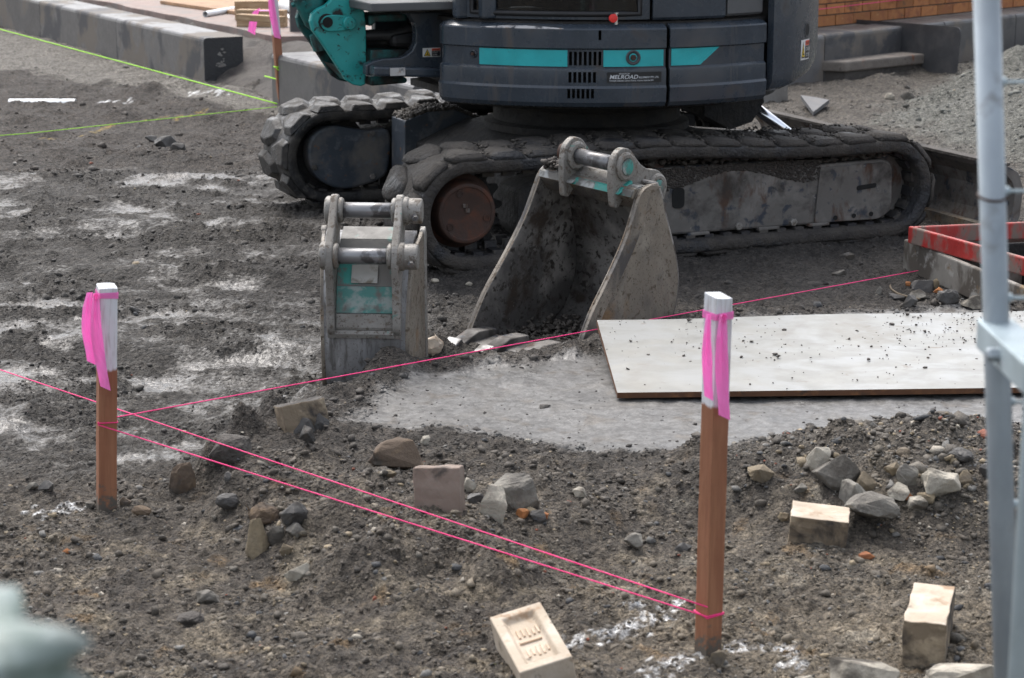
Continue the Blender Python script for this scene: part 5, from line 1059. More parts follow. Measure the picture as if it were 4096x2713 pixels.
# corner nearest the picture centre, running towards the lower right; widths chosen like pit-cover frames
box_frame('pit_frame', [g0, g0 + gd * 1.5, g0 + gd * 1.5 + gn * .75, g0 + gn * .75], .01, .134, .025, 'form_grey', 'grey mud-stained pit frame lying on the ground under the red frame', 'frame', cross=[(.46, .05, .132)])
r0 = gz(2099, 523, .205); rA = gz(2300, 578, .205); rd = (rA - r0).normalized(); rB = gz(2340, 513, .205); rn = (rB - r0).normalized()
r0 = Vector((r0.x, r0.y, 0))
rf = box_frame('red_frame', [r0, r0 + rd * 1.25, r0 + rd * 1.25 + rn * .9, r0 + rn * .9], .137, .205, .022, 'red_paint', 'worn red steel frame stacked on the grey pit frame', 'frame', cross=[(.55, .14, .18)])
box_frame('pit_frame', [r0 + rd * .06 + rn * .09, r0 + rd * 1.2 + rn * .09, r0 + rd * 1.2 + rn * .85, r0 + rn * .85 + rd * .06], .06, .1345, .02, 'frame_dark', 'dark muddy frame sandwiched between the red and grey frames', 'frame')

# ================================================================ STAKES, TAPES, STRINGS
def stake(base, top, s, rot, zsplit, label, cut=0.0, name='survey_stake'):
    d = top - base; L = d.length + .10; o = empty(name, base - d.normalized() * .10, 0, label, 'stake', 'survey stakes')
    o.rotation_mode = 'QUATERNION'; o.rotation_quaternion = d.to_track_quat('Z', 'Y') @ Matrix.Rotation(rot, 4, 'Z').to_quaternion()
    # to_track_quat leaves a free spin: force x to run to the right
    z = d.normalized(); x = Vector((math.cos(rot), math.sin(rot), 0)); x = (x - z * x.dot(z)).normalized(); y = z.cross(x); o.rotation_quaternion = Matrix((x, y, z)).transposed().to_quaternion()
    h = s / 2; mb = MB(); ns = 26; per = [(-1, -1), (-.33, -1.01), (.33, -.99), (1, -1), (1.01, -.33), (.99, .33), (1, 1), (.33, 1), (-.33, 1), (-1, 1), (-1, .33), (-1, -.33)]
    for i in range(ns + 1):
        for a_, b_ in per:
            j_ = mnoise.noise(Vector((a_ * 3, b_ * 3, i * .35 + base.x * 7))) * .0011; t_ = (.0035 * mnoise.noise(Vector((a_ * 2, b_ * 2, base.x * 5 + 3))) + .003 * b_ - cut * a_ * .5) if i == ns else 0
            mb.v.append((a_ * (h + j_), b_ * (h + j_), L * i / ns + t_))
    for i in range(ns):
        for k in range(12): mb.f.append((i * 12 + k, i * 12 + (k + 1) % 12, (i + 1) * 12 + (k + 1) % 12, (i + 1) * 12 + k)); mb.mi.append(0)
    mb.f += [tuple(range(11, -1, -1)), tuple(range(ns * 12, ns * 12 + 12))]; mb.mi += [0, 0]
    po = mb.build('post', stake_mat('stake_' + str(len(MATS)), zsplit + .10), o, bevel=.002); return o, base, d, x, y
def tape(name, pts_list, label, width, parent_axes, group='pink flagging tapes'):
    """flagging tape: list of strips, each (centre points, width vectors)"""
    o = empty(name, pts_list[0][1][0][0], 0, label, 'flagging tape', group); c0 = Vector(pts_list[0][1][0][0])
    for nm, strip in pts_list:
        mb = MB(); K = 5; sd = len(nm) * 7.3 + c0.x * 9
        for i, (p, w) in enumerate(strip):
            w = Vector(w); nrm = w.cross(Vector((0, 0, 1)));  nrm = nrm.normalized() if nrm.length > 1e-6 else Vector((0, -1, 0))
            for k in range(K):
                f = k / (K - 1) - .5; cr = .0035 * mnoise.noise(Vector((i * .55, k * 1.1, sd))) + .0025 * (1 if k % 2 else -1) * (.5 + .5 * math.sin(i * .4)) if nm == 'tail' else 0
                mb.v.append(tuple(Vector(p) - c0 + w * f + nrm * cr - Vector((0, 0, .012 * f if (i == len(strip) - 1 and nm == 'tail') else 0))))
        mb.f = [(K * i + k, K * i + k + 1, K * i + K + k + 1, K * i + K + k) for i in range(len(strip) - 1) for k in range(K - 1)]; me = bpy.data.meshes.new(nm); me.from_pydata(mb.v, [], mb.f); me.update(); link(nm, me, 'pink_tape', o, solid=.0003, smooth=False)
    return o
def ribbon(st, L, zt, s, label, tails, bandh=.016):
    """a loop round the stake at height zt and hanging tails; tails: (px offsets handled as local) (du, length, width, sway)"""
    o, base, d, x, y = st; z = d.normalized(); c = base + z * zt; h = s / 2 + .0015
    loop = [c + x * a * h + y * b * h for a, b in ((-1, -1), (1, -1), (1, 1), (-1, 1), (-1, -1))]
    strips = [('loop', [(p, z * bandh * (1 if i % 2 else .8)) for i, p in enumerate(loop)])]
    for k, (ox, oy, ln, w, sway, tw) in enumerate(tails):
        st_ = []
        for i in range(15):
            t = i / 14; ang = tw + .18 * math.sin(t * 3 + k); wv = Vector((math.cos(ang), math.sin(ang), 0)) * w * (.55 + .45 * min(1, t * 5)) * (1 - .1 * math.sin(t * 9))
            p = c + x * (ox - .010 * math.sin(t * math.pi)) + y * (oy - .012 * math.sin(t * 2.4)) + Vector((sway * t, -.004 * math.sin(t * 7), -ln * t + .008 * (1 - t))); st_.append((p, wv))
        strips.append(('tail', st_))
    strips.append(('knot', [(c + x * tails[0][0] + y * tails[0][1] + Vector((.006 * math.cos(a), -.004, .008 * math.sin(a))), Vector((.004, -.012, .004))) for a in np.linspace(0, 6.0, 9)]))
    return tape('flagging_tape', strips, label, .02, None)
bL = gnd(246, 1180); tL = gy(247, 661, bL.y); sL = stake(bL, tL, .046, R_(19), (gy(247, 850, bL.y) - bL).length, 'hardwood stake with white painted top beside the smooth wet mud')
bR = gnd(1636, 1512); tR = gy(1661, 682, bR.y - .0); sR = stake(bR, tR, .041, R_(33), (gy(1650, 935, bR.y) - bR).length, 'hardwood stake with white painted top in front of the white sheet', cut=.004)
LL = (tL - bL).length; LR = (tR - bR).length
ribbon(sL, LL, LL - .020, .046, 'pink flagging tape tied round the stake beside the wet mud', [(-.030, -.029, .232, .026, .012, .05), (-.044, -.016, .170, .026, -.002, .25)])
ribbon(sR, LR, LR - .040, .041, 'pink flagging tape tied round the stake in front of the white sheet', [(-.010, -.029, .205, .025, .002, .02), (-.034, -.014, .165, .020, -.002, .25)])
bF = gz(652, 242, .0); tF = gy(627, -60, bF.y); sF = stake(bF, tF, .05, R_(20), (gy(638, 80, bF.y) - bF).length, 'weathered brown stake with flaking white top beside the far track')
fz = (gy(630, -20, bF.y) - bF).length; ribbon(sF, (tF - bF).length, fz, .05, 'pink flagging tape hanging from the weathered stake by the far track', [(-.02, -.03, .30, .045, .035, .3)], .03)
tk = gz(600, 26, FZ + .19); tape('flagging_tape', [('tail', [(tk + Vector((-.02 - .04 * t, -.02 * t, .01 - .17 * t + .03 * math.sin(t * 3))), Vector((.05, .01, .025 * math.cos(t * 4)))) for t in np.linspace(0, 1, 10)]), ('fold', [(tk + Vector((.10 * t, .02 * t, .004)), Vector((0, .06, .004))) for t in np.linspace(-.1, 1, 6)])], 'pink flagging tape draped over the timber offcuts on the footpath', .03, None)
def string(pts, r, m, label, sag=0.0):
    P = [Vector(p) for p in pts]; out = []
    for a, b in zip(P, P[1:]):
        n = max(2, int((b - a).length / .15))
        for k in range(n): t = k / n; q = a.lerp(b, t); q.z -= sag * 4 * t * (1 - t); out.append(q)
    out.append(P[-1]); o = MB().tube([q - P[0] for q in out], r, 6).build('string_line', m, smooth=True); o.location = P[0]
    return props(o, label, 'string', 'builder\'s string lines')
def on(st, px, py): b = st[1]; return gy(px, py, b.y)
def around(st, z, s, e=.0015):
    o, base, d, x, y = st; c = base + d.normalized() * z; h = s / 2 + e; return [c + x * a * h + y * b * h for a, b in ((-1, -1), (1, -1), (1, 1), (-1, 1), (-1, -1))]
zLb = (gy(247, 972, bL.y) - bL).length; zRb = (gy(1636, 1416, bR.y) - bR).length
wl_ = around(sL, zLb, .046); wr_ = around(sR, zRb, .041)
string([wl_[0] + Vector((0, 0, .004)), wl_[0] + Vector((0, 0, -.004)), *[p + Vector((0, 0, .002)) for p in (wr_[0], wr_[1], wr_[2], wr_[3])], wr_[0] - Vector((0, 0, .002)), wr_[1]], .0015, 'pink_string', 'pink string line tied between the two white-topped stakes')
eC = gy(2122, 626, 8.1); string([wl_[0], wl_[1], wl_[2], eC], .0016, 'pink_string', 'pink string line running from the muddy stake past both buckets to the pit frame')
zA = (gy(1636, 1392, bR.y) - bR).length; wA = around(sR, zA, .041)
fA = gy(0, 855, 5.9); dA = (fA - wA[0]); string([wA[0] + dA * 1.35, wA[0]], .0015, 'pink_string', 'pink string line coming from the left edge to the stake in front of the sheet')
gk = gz(640, 240, .10); kl = gz(0, 68, .30); dd = kl - gk
string([gk + dd * 1.25, gk], .004, 'green_string', 'lime green string line stretched along the left-hand kerb')
zt = (gy(645, 154, bF.y) - bF).length; wf = around(sF, zt, .05, .003); string([*wf, wf[1] + Vector((-.01, -.01, -.05))], .004, 'green_string', 'short lime green string knotted round the weathered stake')
string([gz(612, 176, .18), gz(742, 212, .12)], .004, 'green_string', 'lime green string line passing in front of the kerb behind the weathered stake')
string([gz(-120, 322, .05), gz(60, 309, .06), gz(640, 247, .10)], .0022, 'green_string', 'faint yellow-green string line low over the turned earth')
string([w0 + wd * -.8 - wn * .06 + Vector((0, 0, .13)), w0 + wd * 3.6 - wn * .06 + Vector((0, 0, .20))], .0025, 'pink_string', 'faint pink string line in front of the brick wall')

# ================================================================ FENCE
def line_at(px0, py0, px1, py1, y): return gy(px0, py0, y), gy(px1, py1, y)
a, b = line_at(2281, 0, 2316, 1200, 2.45); d = (b - a).normalized(); ztop = 1.75; zbot = .06
pA = a + d * ((ztop - a.z) / d.z); pB_ = a + d * ((zbot - a.z) / d.z)
fpn = empty('mesh_fence', (pB_.x, pB_.y, 0), 0, 'tall galvanised mesh fence panel leaning at the right edge', 'fence'); o0 = Vector((pB_.x, pB_.y, 0)); ex = Vector((2.0, -.25, 0))
MB().tube([pB_ - o0, pA - o0], .0155, 20).build('upright_tube', 'galvanised', fpn, smooth=True); MB().tube([pB_ - o0 + ex, pA - o0 + ex], .0155, 20).build('upright_tube', 'galvanised', fpn, smooth=True)
MB().tube([pA - o0, pA - o0 + ex], .0155, 16).build('top_tube', 'galvanised', fpn, smooth=True); MB().tube([pB_ - o0 + Vector((0, 0, .1)), pB_ - o0 + ex + Vector((0, 0, .1))], .0155, 16).build('bottom_tube', 'galvanised', fpn, smooth=True)
zs = [gy(2310, r, 2.45).z for r in (189, 442, 688)]; stepz = (zs[0] - zs[2]) / 2
for k in range(-2, 12):
    z = zs[0] - stepz * k
    if .15 < z < 1.72:
        q = a + d * ((z - a.z) / d.z) - o0 + Vector((.015, 0, 0)); MB().tube([q, q + ex], .0022, 6).build('mesh_wire', 'zinc_pale', fpn); MB().lathe([(.0055, -.004), (.0055, .004)], q, (1, 0, 0), 8).build('weld_bead', 'zinc_pale', fpn)
for k in range(1, 26): q = ex * (k / 26 + .03); MB().tube([pB_ - o0 + q + Vector((0, 0, .1)), pA - o0 + q], .0018, 6).build('mesh_wire', 'zinc_pale', fpn)
q = a + d * ((gy(2300, 452, 2.45).z - a.z) / d.z) - o0; MB().tube([q + Vector((.017 * math.cos(t), .017 * math.sin(t), .004 * math.sin(t))) for t in np.linspace(0, 2 * math.pi, 16)], .0016, 6).build('tie_wire', 'rust_cover', fpn)
yb = 2.25; c_top = gy(2365, 470, yb); lo = gy(2365, 1568, yb); xb = lo.x; zt_ = c_top.z
cb_ = empty('crowd_barrier', (xb, yb, 0), 0, 'pale galvanised barrier with rounded corner clamped to the fence at the right edge', 'barrier')
r = .10; pts = [(0, 0, .05), (.0, 0, zt_ - r - .02)] + [(r - r * math.cos(t), 0, zt_ - r + r * math.sin(t)) for t in np.linspace(.1, math.pi / 2, 8)] + [(1.8, -.2, zt_), (1.9, -.2, zt_ - .1), (1.9, -.2, .05)]
MB().tube(pts, .017, 20).build('tube_frame', 'zinc_pale', cb_, smooth=True); MB().tube([(0, 0, .25), (1.9, -.2, .25)], .015, 14).build('lower_rail', 'zinc_pale', cb_)
for k in range(1, 14): MB().tube([(1.9 * k / 14, -.2 * k / 14, .25), (1.9 * k / 14, -.2 * k / 14, zt_)], .006, 8).build('bar', 'zinc_pale', cb_)
for x in (.0, 1.9): MB().box((x - .03, -.3 + (-.2 if x else 0), 0), (x + .03, .3 + (-.2 if x else 0), .04)).build('foot', 'zinc_pale', cb_, bevel=.01)
p0 = a + d * ((gy(2300, 775, 2.45).z - a.z) / d.z); p1 = Vector((xb, yb, p0.z)); dc = (p1 - p0); L = dc.length; an = math.atan2(dc.y, dc.x)
cl = empty('fence_clamp', p0, an, 'galvanised clamp joining the tall fence tube and the rounded barrier', 'clamp')
MB().prism(rounded([(-.022, -.022), (L + .024, -.022), (L + .024, .022), (-.022, .022)], .018, 5), 2, -.017, .017).build('clamp_strap', 'zinc_pale', cl, bevel=.002); MB().lathe([(.009, 0), (.009, .01), (.006, .014)], (L / 2, -.022, 0), (0, -1, 0), 6).build('bolt', 'galvanised', cl)

# pale green plastic sheet draped over a post, very near the lens
tx, ty = gy(0, 1400, .85).x, .85; topz = gy(0, 1492, .85).z
tp_ = empty('plastic_sheet', (tx - .060, ty, 0), 0, 'crumpled pale green plastic sheet draped over a post, blurred in the lower left corner', 'plastic sheet')
MB().tube([(0, 0, 0), (0, 0, topz - .03)], .03, 12).build('post', 'galvanised', tp_)
mb = MB(); n, mm = 48, 40
for j in range(mm + 1):
    t = j / mm; zz = topz * (1 - t) ** 1.0 if t > .2 else topz - .26 * topz * t * t * 5 * .96; rad = .004 + .062 * min(1, t * 22) ** .8 + .14 * t
    for i in range(n):
        a_ = 2 * math.pi * i / n; f = 1 + .20 * math.sin(a_ * 6 + t * 9) * min(1, t * 20) + .3 * mnoise.noise(Vector((math.cos(a_) * 2, math.sin(a_) * 2, t * 14))); zz2 = zz + .010 * mnoise.noise(Vector((math.cos(a_) * 3, math.sin(a_) * 3, t * 30 + 5)))
        mb.v.append((rad * f * math.cos(a_), rad * f * math.sin(a_), max(.01, zz2)))
for j in range(mm):
    for i in range(n): mb.f.append((j * n + i, j * n + (i + 1) % n, (j + 1) * n + (i + 1) % n, (j + 1) * n + i)); mb.mi.append(0)
mb.f.append(tuple(range(n))); mb.mi.append(0)
mb.build('drape', 'tarp', tp_, smooth=True)

# ================================================================ ROCKS AND BRICKS
def rock_mesh(seed, cuts=7, sub=2, jit=.12):
    """angular stone: hull of scattered points, faces roughened; few cuts give a rounder stone"""
    r = random.Random(seed); bm = bmesh.new(); npt = 14 if cuts >= 6 else 26 if cuts >= 4 else 46
    for _ in range(npt):
        v = Vector((r.gauss(0, 1), r.gauss(0, 1), r.gauss(0, 1))).normalized() * r.uniform(.78 if cuts >= 6 else .9, 1.0); bm.verts.new(v)
    g = bmesh.ops.convex_hull(bm, input=bm.verts[:]); bmesh.ops.delete(bm, geom=[e for e in g['geom_interior'] if isinstance(e, bmesh.types.BMVert)], context='VERTS')
    bmesh.ops.bevel(bm, geom=bm.edges[:], offset=.035 if cuts >= 4 else .06, segments=1, affect='EDGES')
    bmesh.ops.triangulate(bm, faces=bm.faces[:]); bmesh.ops.subdivide_edges(bm, edges=[e for e in bm.edges if e.calc_length() > .25], cuts=2, use_grid_fill=True); bmesh.ops.triangulate(bm, faces=bm.faces[:])
    for v in bm.verts:
        p = v.co.copy(); q = p + Vector((seed * 3.1, 0, 0)); v.co = p * (1 + .09 * mnoise.noise(q * 1.6) + .07 * mnoise.noise(q * 4.5) + .035 * mnoise.noise(q * 11))
    xs = [v.co.x for v in bm.verts]; ys = [v.co.y for v in bm.verts]; zs_ = [v.co.z for v in bm.verts]
    for v in bm.verts: v.co = Vector(((v.co.x - (max(xs) + min(xs)) / 2) / (max(xs) - min(xs)), (v.co.y - (max(ys) + min(ys)) / 2) / (max(ys) - min(ys)), (v.co.z - min(zs_)) / (max(zs_) - min(zs_))))
    me = bpy.data.meshes.new('rock'); bm.to_mesh(me); bm.free(); return me
RK = [0]
def rock(px, py, w, h, m, label, cat='rock', group=None, cuts=7, sink=.27, name='rock', depth=None, rz=None, taper=0.0):
    """rock whose foot is seen at px, py and which covers about w x h picture units there"""
    RK[0] += 1; p = gnd(px, py); k = FPX / VS / (p.y / math.cos(PITCH)); W_ = w / k; D_ = depth or W_ * random.uniform(.6, .85); W_ *= 1.12; D_ *= 1.1; H_ = max(.4 * W_, (h / k - D_ * .12)) * 1.08 / (1 - sink)
    p = gnd(px, py - h * .12); me = rock_mesh(RK[0], cuts)
    for v in me.vertices: q = 1 - taper * v.co.z; v.co = Vector((v.co.x * q * W_ * 1.05, v.co.y * q * D_, v.co.z * H_))
    a = rz if rz is not None else random.uniform(-.35, .35); o = link(name, me, m); o.location = (p.x, p.y + D_ * .2, hz(p.x, p.y + D_ * .2) - H_ * sink); o.rotation_euler = (0, 0, a)
    return props(o, label, cat, group)
GR = 'rubble heap on the right'
rock(1933, 1146, 98, 76, 'rock_grey', 'large angular grey rock at the top of the rubble heap', group=GR); rock(1892, 1108, 50, 58, 'rock_pale', 'pale jagged rock leaning behind the largest rock of the rubble heap', group=GR)
rock(2002, 1142, 50, 44, 'rock_brown', 'brownish rock touching the right side of the largest rubble heap rock', group=GR); rock(1974, 1176, 62, 48, 'rock_grey', 'grey wedge-shaped rock below the largest rubble heap rock', group=GR)
rock(2017, 1248, 114, 86, 'rock_grey', 'big rounded grey-brown rock beside the broken half brick', group=GR, cuts=4); rock(2098, 1138, 46, 42, 'rock_grey', 'smooth grey stone in the middle of the rubble heap', group=GR, cuts=3)
rock(2176, 1155, 84, 64, 'rock_pale', 'pale stained rock at the right of the rubble heap', group=GR); rock(2220, 1076, 56, 26, 'rock_dark', 'flat blue-grey stone lying at the back right of the rubble heap', group=GR, cuts=4)
rock(2284, 1112, 38, 34, 'rock_dark', 'dark stone beside the fence tube in the rubble heap', group=GR); rock(2076, 1171, 46, 32, 'rock_pale', 'small pale stone left of the red brick crumb in the rubble heap', group=GR)
rock(2120, 1188, 46, 32, 'rock_pale', 'cream stone at the front edge of the rubble heap', group=GR); rock(2047, 1190, 48, 24, 'rock_grey', 'light flat stone just above the big rounded rock', group=GR)
rock(2062, 1108, 34, 26, 'rock_brown', 'small brown stone at the back of the rubble heap', group=GR); rock(2140, 1176, 36, 28, 'rock_brown', 'small tan stone under the pale stained rock', group=GR); rock(2230, 1130, 40, 34, 'rock_brown', 'mud-brown stone at the right end of the rubble heap', group=GR)
rock(2098, 1166, 20, 18, 'brick_orange', 'small red brick crumb in the rubble heap', 'brick crumb', GR); rock(1763, 1121, 60, 34, 'rock_brown', 'low tan rock right behind the stake in front of the sheet'); rock(1850, 1150, 30, 20, 'rock_grey', 'small grey stone left of the largest rubble heap rock', group=GR)
rock(1812, 1210, 26, 20, 'rock_brown', 'small brown stone left of the broken half brick'); rock(2001, 1294, 36, 15, 'brick_orange', 'flat red-brown brick chip in front of the big rounded rock', 'brick crumb')
rock(1662, 1552, 46, 42, 'rock_brown', 'tan stone at the foot of the stake in front of the sheet'); rock(2000, 1612, 145, 66, 'rock_pale', 'pale concrete lump cut by the bottom picture edge', sink=.4); rock(1863, 1604, 76, 46, 'rock_pale', 'smaller pale lump left along the bottom picture edge', sink=.35); rock(2240, 1612, 180, 56, 'rock_pale', 'long pale concrete lump below the brick standing on edge', sink=.4)
rock(1145, 1212, 80, 84, 'rock_pale', 'tan peaked rock beside the upright brick end', cuts=9, taper=.45); rock(1194, 1180, 92, 74, 'rock_grey', 'tilted grey rock right of the tan peaked rock', cuts=8); rock(1086, 1148, 28, 38, 'rock_pale', 'small pale stone hugging the right edge of the upright brick end'); rock(1099, 1168, 40, 30, 'rock_dark', 'dark clod between the upright brick end and the tan peaked rock', 'clod')
rock(1208, 1203, 28, 24, 'brick_orange', 'orange brick crumb at the foot of the tilted grey rock', 'brick crumb'); rock(1242, 1210, 34, 27, 'rock_dark', 'dark stone right of the orange brick crumb'); rock(1260, 1205, 16, 14, 'brick_orange', 'tiny red brick crumb right of the dark stone', 'brick crumb')
GM = 'stones on the slope below the trenching bucket'
rock(609, 1227, 74, 52, 'rust_stone', 'rusty brown rounded rock on the slope', group=GM, cuts=3); rock(679, 1234, 58, 54, 'rock_dark', 'dark smooth stone right of the rusty brown rock', group=GM, cuts=4); rock(595, 1296, 66, 88, 'rock_brown', 'tall pointed brown rock in front of the rusty rock', group=GM, cuts=9, depth=.055, taper=.62)
rock(637, 1264, 38, 40, 'rock_grey', 'light grey knobbly stone right of the pointed rock', group=GM, cuts=3); rock(686, 1246, 48, 32, 'rock_grey', 'grey angular stone below the dark smooth stone', group=GM); rock(662, 1285, 30, 26, 'rock_brown', 'small brown stone at the end of the slope stones', group=GM)
rock(893, 1105, 42, 22, 'rock_brown', 'flat tan stone below the rust-brown brick shard'); rock(740, 1000, 50, 42, 'rock_dark', 'dark stone beside the cream brick chunk by the trenching bucket', cuts=4); rock(704, 1012, 50, 40, 'rock_dark', 'dark stone in front of the cream brick chunk'); rock(712, 1038, 32, 34, 'rock_dark', 'small dark stone lowest below the cream brick chunk')
rock(983, 1034, 20, 19, 'rock_pale', 'small white stone at the edge of the concrete spill'); rock(690, 1346, 62, 36, 'rock_pale', 'pale elongated stone half sunk below the slope'); rock(527, 1198, 52, 32, 'rock_dark', 'dark oval stone between the stake and the rusty brown rock', cuts=3)
rock(479, 1402, 56, 34, 'rock_grey', 'grey craggy stone in the foreground soil'); rock(447, 1445, 70, 52, 'caked_mud', 'round soil clod in the foreground', 'clod', cuts=2); rock(523, 1122, 28, 25, 'rock_dark', 'dark round pebble on the mound edge', cuts=3); rock(106, 1144, 32, 20, 'rock_dark', 'black stone left of the stake by the mud'); rock(76, 1143, 28, 18, 'rock_grey', 'grey stone next to the black stone at far left')
rock(290, 1171, 25, 23, 'rust_stone', 'ochre lump at the right foot of the stake by the mud'); rock(208, 1176, 22, 13, 'rock_grey', 'little grey stone at the left foot of the stake by the mud'); rock(325, 1190, 42, 22, 'rust_stone', 'low ochre clod right of the stake foot', 'clod', cuts=3); rock(155, 1284, 18, 11, 'brick_orange', 'small red chip in the soil below the stake by the mud', 'brick crumb')
rock(420, 1146, 54, 66, 'rust_stone', 'ochre clay lump on the left face of the mound', 'clod', cuts=3, sink=.4); rock(528, 1070, 100, 62, 'caked_mud', 'brown earth clod crowning the mound below the string', 'clod', cuts=3, sink=.4); rock(908, 1080, 114, 58, 'rust_stone', 'rust-brown broken brick shard on the mound', 'brick', cuts=8)
GF = 'stones by the pit frame'
rock(2192, 704, 46, 31, 'rock_dark', 'largest dark stone in front of the grey pit frame', group=GF, cuts=4); rock(2074, 697, 34, 20, 'rock_dark', 'dark flat stone nearest the end of the pink string', group=GF); rock(2103, 713, 32, 28, 'rock_dark', 'dark angular stone right behind the sheet edge', group=GF); rock(2124, 698, 54, 27, 'rock_grey', 'mottled grey stone in the middle of the pit frame stones', group=GF)
rock(2133, 674, 44, 25, 'rock_dark', 'dark stone at the back of the pit frame stones', group=GF); rock(2161, 674, 20, 24, 'rock_brown', 'small brown stone touching the pit frame', group=GF); rock(2254, 717, 54, 18, 'rock_pale', 'tan flat stone beside the fence tube behind the sheet', group=GF); rock(2033, 684, 24, 20, 'rock_grey', 'grey stone left of the pit frame stones', group=GF)
rock(2099, 664, 11, 10, 'brick_orange', 'tiny orange brick crumb by the end of the pink string', 'brick crumb', GF); rock(2170, 681, 22, 8, 'brick_orange', 'flat orange brick chip among the pit frame stones', 'brick crumb', GF); rock(1960, 600, 26, 16, 'rock_dark', 'dark stone under the near track right of the wide bucket'); rock(1940, 640, 30, 16, 'rock_grey', 'low grey stone on the soil in front of the near track')
rock(379, 340, 46, 20, 'rock_dark', 'black stones lump in the turned earth left of the far track'); rock(410, 345, 30, 14, 'rock_dark', 'dark flat stone right of the black lump in the turned earth'); rock(350, 330, 26, 12, 'rock_dark', 'small dark stone left of the black lump in the turned earth'); rock(2059, 232, 22, 16, 'rock_pale', 'pale rounded cobble at the foot of the grey gravel pile', cuts=2); rock(2098, 233, 26, 17, 'rock_grey', 'grey rounded cobble right of the pale one', cuts=2)
rock(998, 832, 56, 46, 'brick_cream', 'white crumbly mortar lump between the two buckets', 'mortar lump', cuts=4); rock(310, 722, 20, 14, 'rock_dark', 'single dark stone lying on the wet mud right of the stake'); rock(1005, 655, 18, 10, 'rock_pale', 'small pale pebble under the near track front', cuts=3); rock(1085, 662, 16, 8, 'rock_pale', 'tiny pale pebble between near track and wide bucket', cuts=3)
rock(1465, 1275, 40, 30, 'rock_grey', 'pale mottled stone left of the stake in front of the sheet'); rock(1340, 1160, 30, 24, 'rock_pale', 'small white-grey stone right of the tilted grey rock'); rock(1575, 1275, 44, 20, 'rock_dark', 'dark flat stone just left of the stake in front of the sheet')
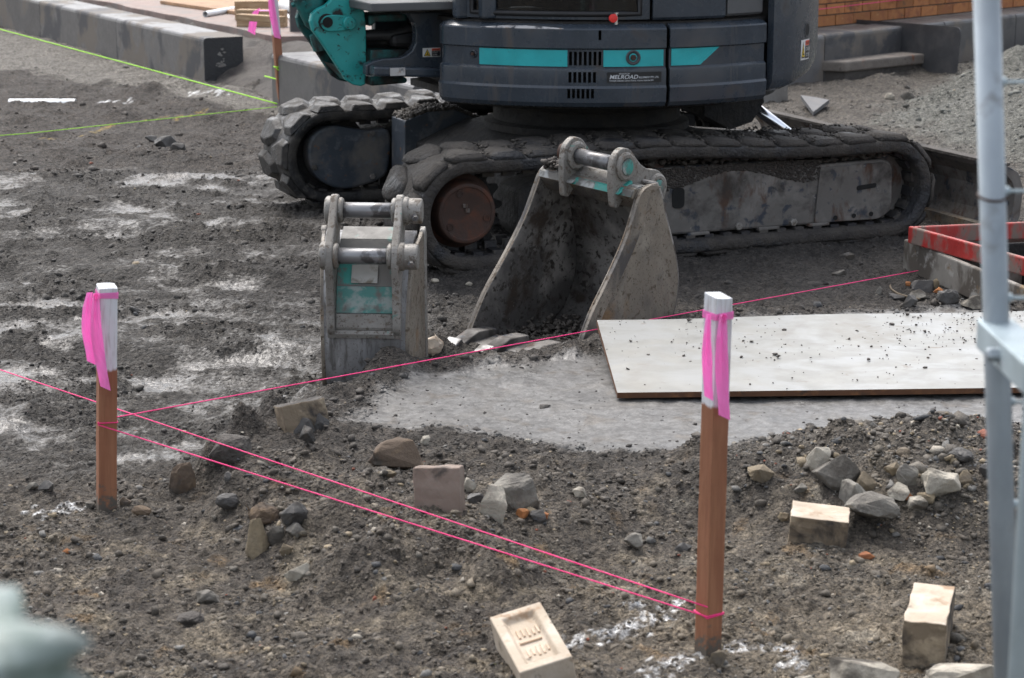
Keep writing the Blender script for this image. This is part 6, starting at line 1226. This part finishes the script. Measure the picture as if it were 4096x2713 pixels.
def brick(px, py, size, rz, m, label, tilt=(0, 0), sink=0.0, frog=False, cat='brick', top=None):
    p = gnd(px, py); o = empty('loose_brick', (p.x, p.y, p.z - sink), 0, label, cat, 'loose bricks'); o.rotation_euler = (tilt[0], tilt[1], rz)
    x, y, z = size[0] / 2, size[1] / 2, size[2]
    if not frog:
        bm = bmesh.new(); bmesh.ops.create_cube(bm, size=1.0); bmesh.ops.subdivide_edges(bm, edges=bm.edges[:], cuts=5, use_grid_fill=True)
        for v in bm.verts:
            q = Vector((v.co.x * size[0], v.co.y * size[1], (v.co.z + .5) * z)); v.co = q + Vector((mnoise.noise(q * 40 + Vector((px, 0, 0))), mnoise.noise(q * 40 + Vector((0, px, 0))), mnoise.noise(q * 40 + Vector((0, 0, px))))) * .0035
        me = bpy.data.meshes.new('brick_body'); bm.to_mesh(me); bm.free(); ms = [m] + ([top] if top else []); b = link('brick_body', me, ms, o, bevel=.003)
        if top:
            for f in me.polygons:
                if f.normal.z > .8: f.material_index = 1
    else:
        fx, fy = x - .020, y - .022; dz = z - .013; mb = MB()
        mb.v = [(-x, -y, 0), (x, -y, 0), (x, y, 0), (-x, y, 0), (-x, -y, z), (x, -y, z), (x, y, z), (-x, y, z), (-fx, -fy, z), (fx, -fy, z), (fx, fy, z), (-fx, fy, z), (-fx + .008, -fy + .008, dz), (fx - .008, -fy + .008, dz), (fx - .008, fy - .008, dz), (-fx + .008, fy - .008, dz)]
        mb.f = [(0, 3, 2, 1), (0, 1, 5, 4), (1, 2, 6, 5), (2, 3, 7, 6), (3, 0, 4, 7), (4, 5, 9, 8), (5, 6, 10, 9), (6, 7, 11, 10), (7, 4, 8, 11), (8, 9, 13, 12), (9, 10, 14, 13), (10, 11, 15, 14), (11, 8, 12, 15), (12, 13, 14, 15)]
        mb.mi = [2, 0, 0, 0, 0, 0, 0, 0, 0, 1, 1, 1, 1, 1]; b = mb.build('brick_body', [m, 'brick_frog', 'brick_dirty'], o, bevel=.003)
        r = random.Random(3); q = MB().box((-fx + .012, -.004, dz), (fx - .012, .004, dz + .005))
        for row, y0 in ((0, -.052), (1, .022)):
            for k in range(5):
                xx = -fx + .016 + k * .0105; q.box((xx, y0 + r.uniform(-.006, .004), dz), (xx + .005, y0 + .028 + r.uniform(-.012, .004), dz + r.uniform(.0025, .0045)))
        q.build('raised_mark', 'brick_frog', o, bevel=.0015)
    return o
brick(1240, 1524, (.112, .225, .078), R_(14), 'brick_cream', 'cream brick lying flat with a stamped hollow in its top face', tilt=(R_(10), R_(-13)), sink=.018, frog=True)
brick(2145, 1495, (.088, .215, .112), R_(-16), 'brick_dirty', 'cream brick standing on its long edge at the lower right', tilt=(R_(3), 0), sink=.012, top='brick_cream')
brick(1890, 1240, (.14, .10, .078), R_(-10), 'brick_dirty', 'broken half brick with cream top left of the big rounded rock', tilt=(R_(5), R_(4)), sink=.012, top='brick_cream')
brick(1017, 1172, (.112, .074, .15), R_(-7), 'terracotta', 'grey-brown brick end sticking upright out of the mound', tilt=(R_(-12), R_(-3)), sink=.055)
brick(706, 990, (.125, .09, .085), R_(22), 'brick_dirty', 'dirty cream brick chunk with soil on top beside the trenching bucket', tilt=(R_(-12), R_(-8)), sink=.01, top='caked_mud')
# a twig by the pit frame and a green leaf in the foreground
t0 = gnd(2057, 678); tw = MB().tube(crom([Vector((0, 0, .03)), Vector((.0, -.03, .022)), Vector((.02, -.07, .012)), Vector((.055, -.11, .008)), Vector((.09, -.13, .004))], 5), .004, 6).build('twig', 'root', smooth=True); tw.location = t0; props(tw, 'curved pale root by the dark stones behind the sheet', 'root')
lp_ = gnd(1145, 1541); lf = MB().add([(-.012, 0, .004), (0, -.005, .008), (.014, .002, .004), (.0, .006, .007)], [(0, 1, 2, 3)]).build('leaf', 'leaf_green', solid=.0006); lf.location = lp_; props(lf, 'tiny yellow-green leaf left of the stamped brick', 'leaf')

for o in bpy.data.objects:
    if o.type == 'MESH' and o.name.split('.')[0] in ('boss', 'pin_collar', 'pin_end', 'motor_cover', 'idler_wheel', 'bottom_roller', 'carrier_roller', 'slew_ring', 'pin_cap', 'bolt_dish', 'boom_cylinder', 'lifting_hole_rim', 'plug'):
        o.data.polygons.foreach_set('use_smooth', [True] * len(o.data.polygons)); o.modifiers.new('split', 'EDGE_SPLIT').split_angle = R_(28)
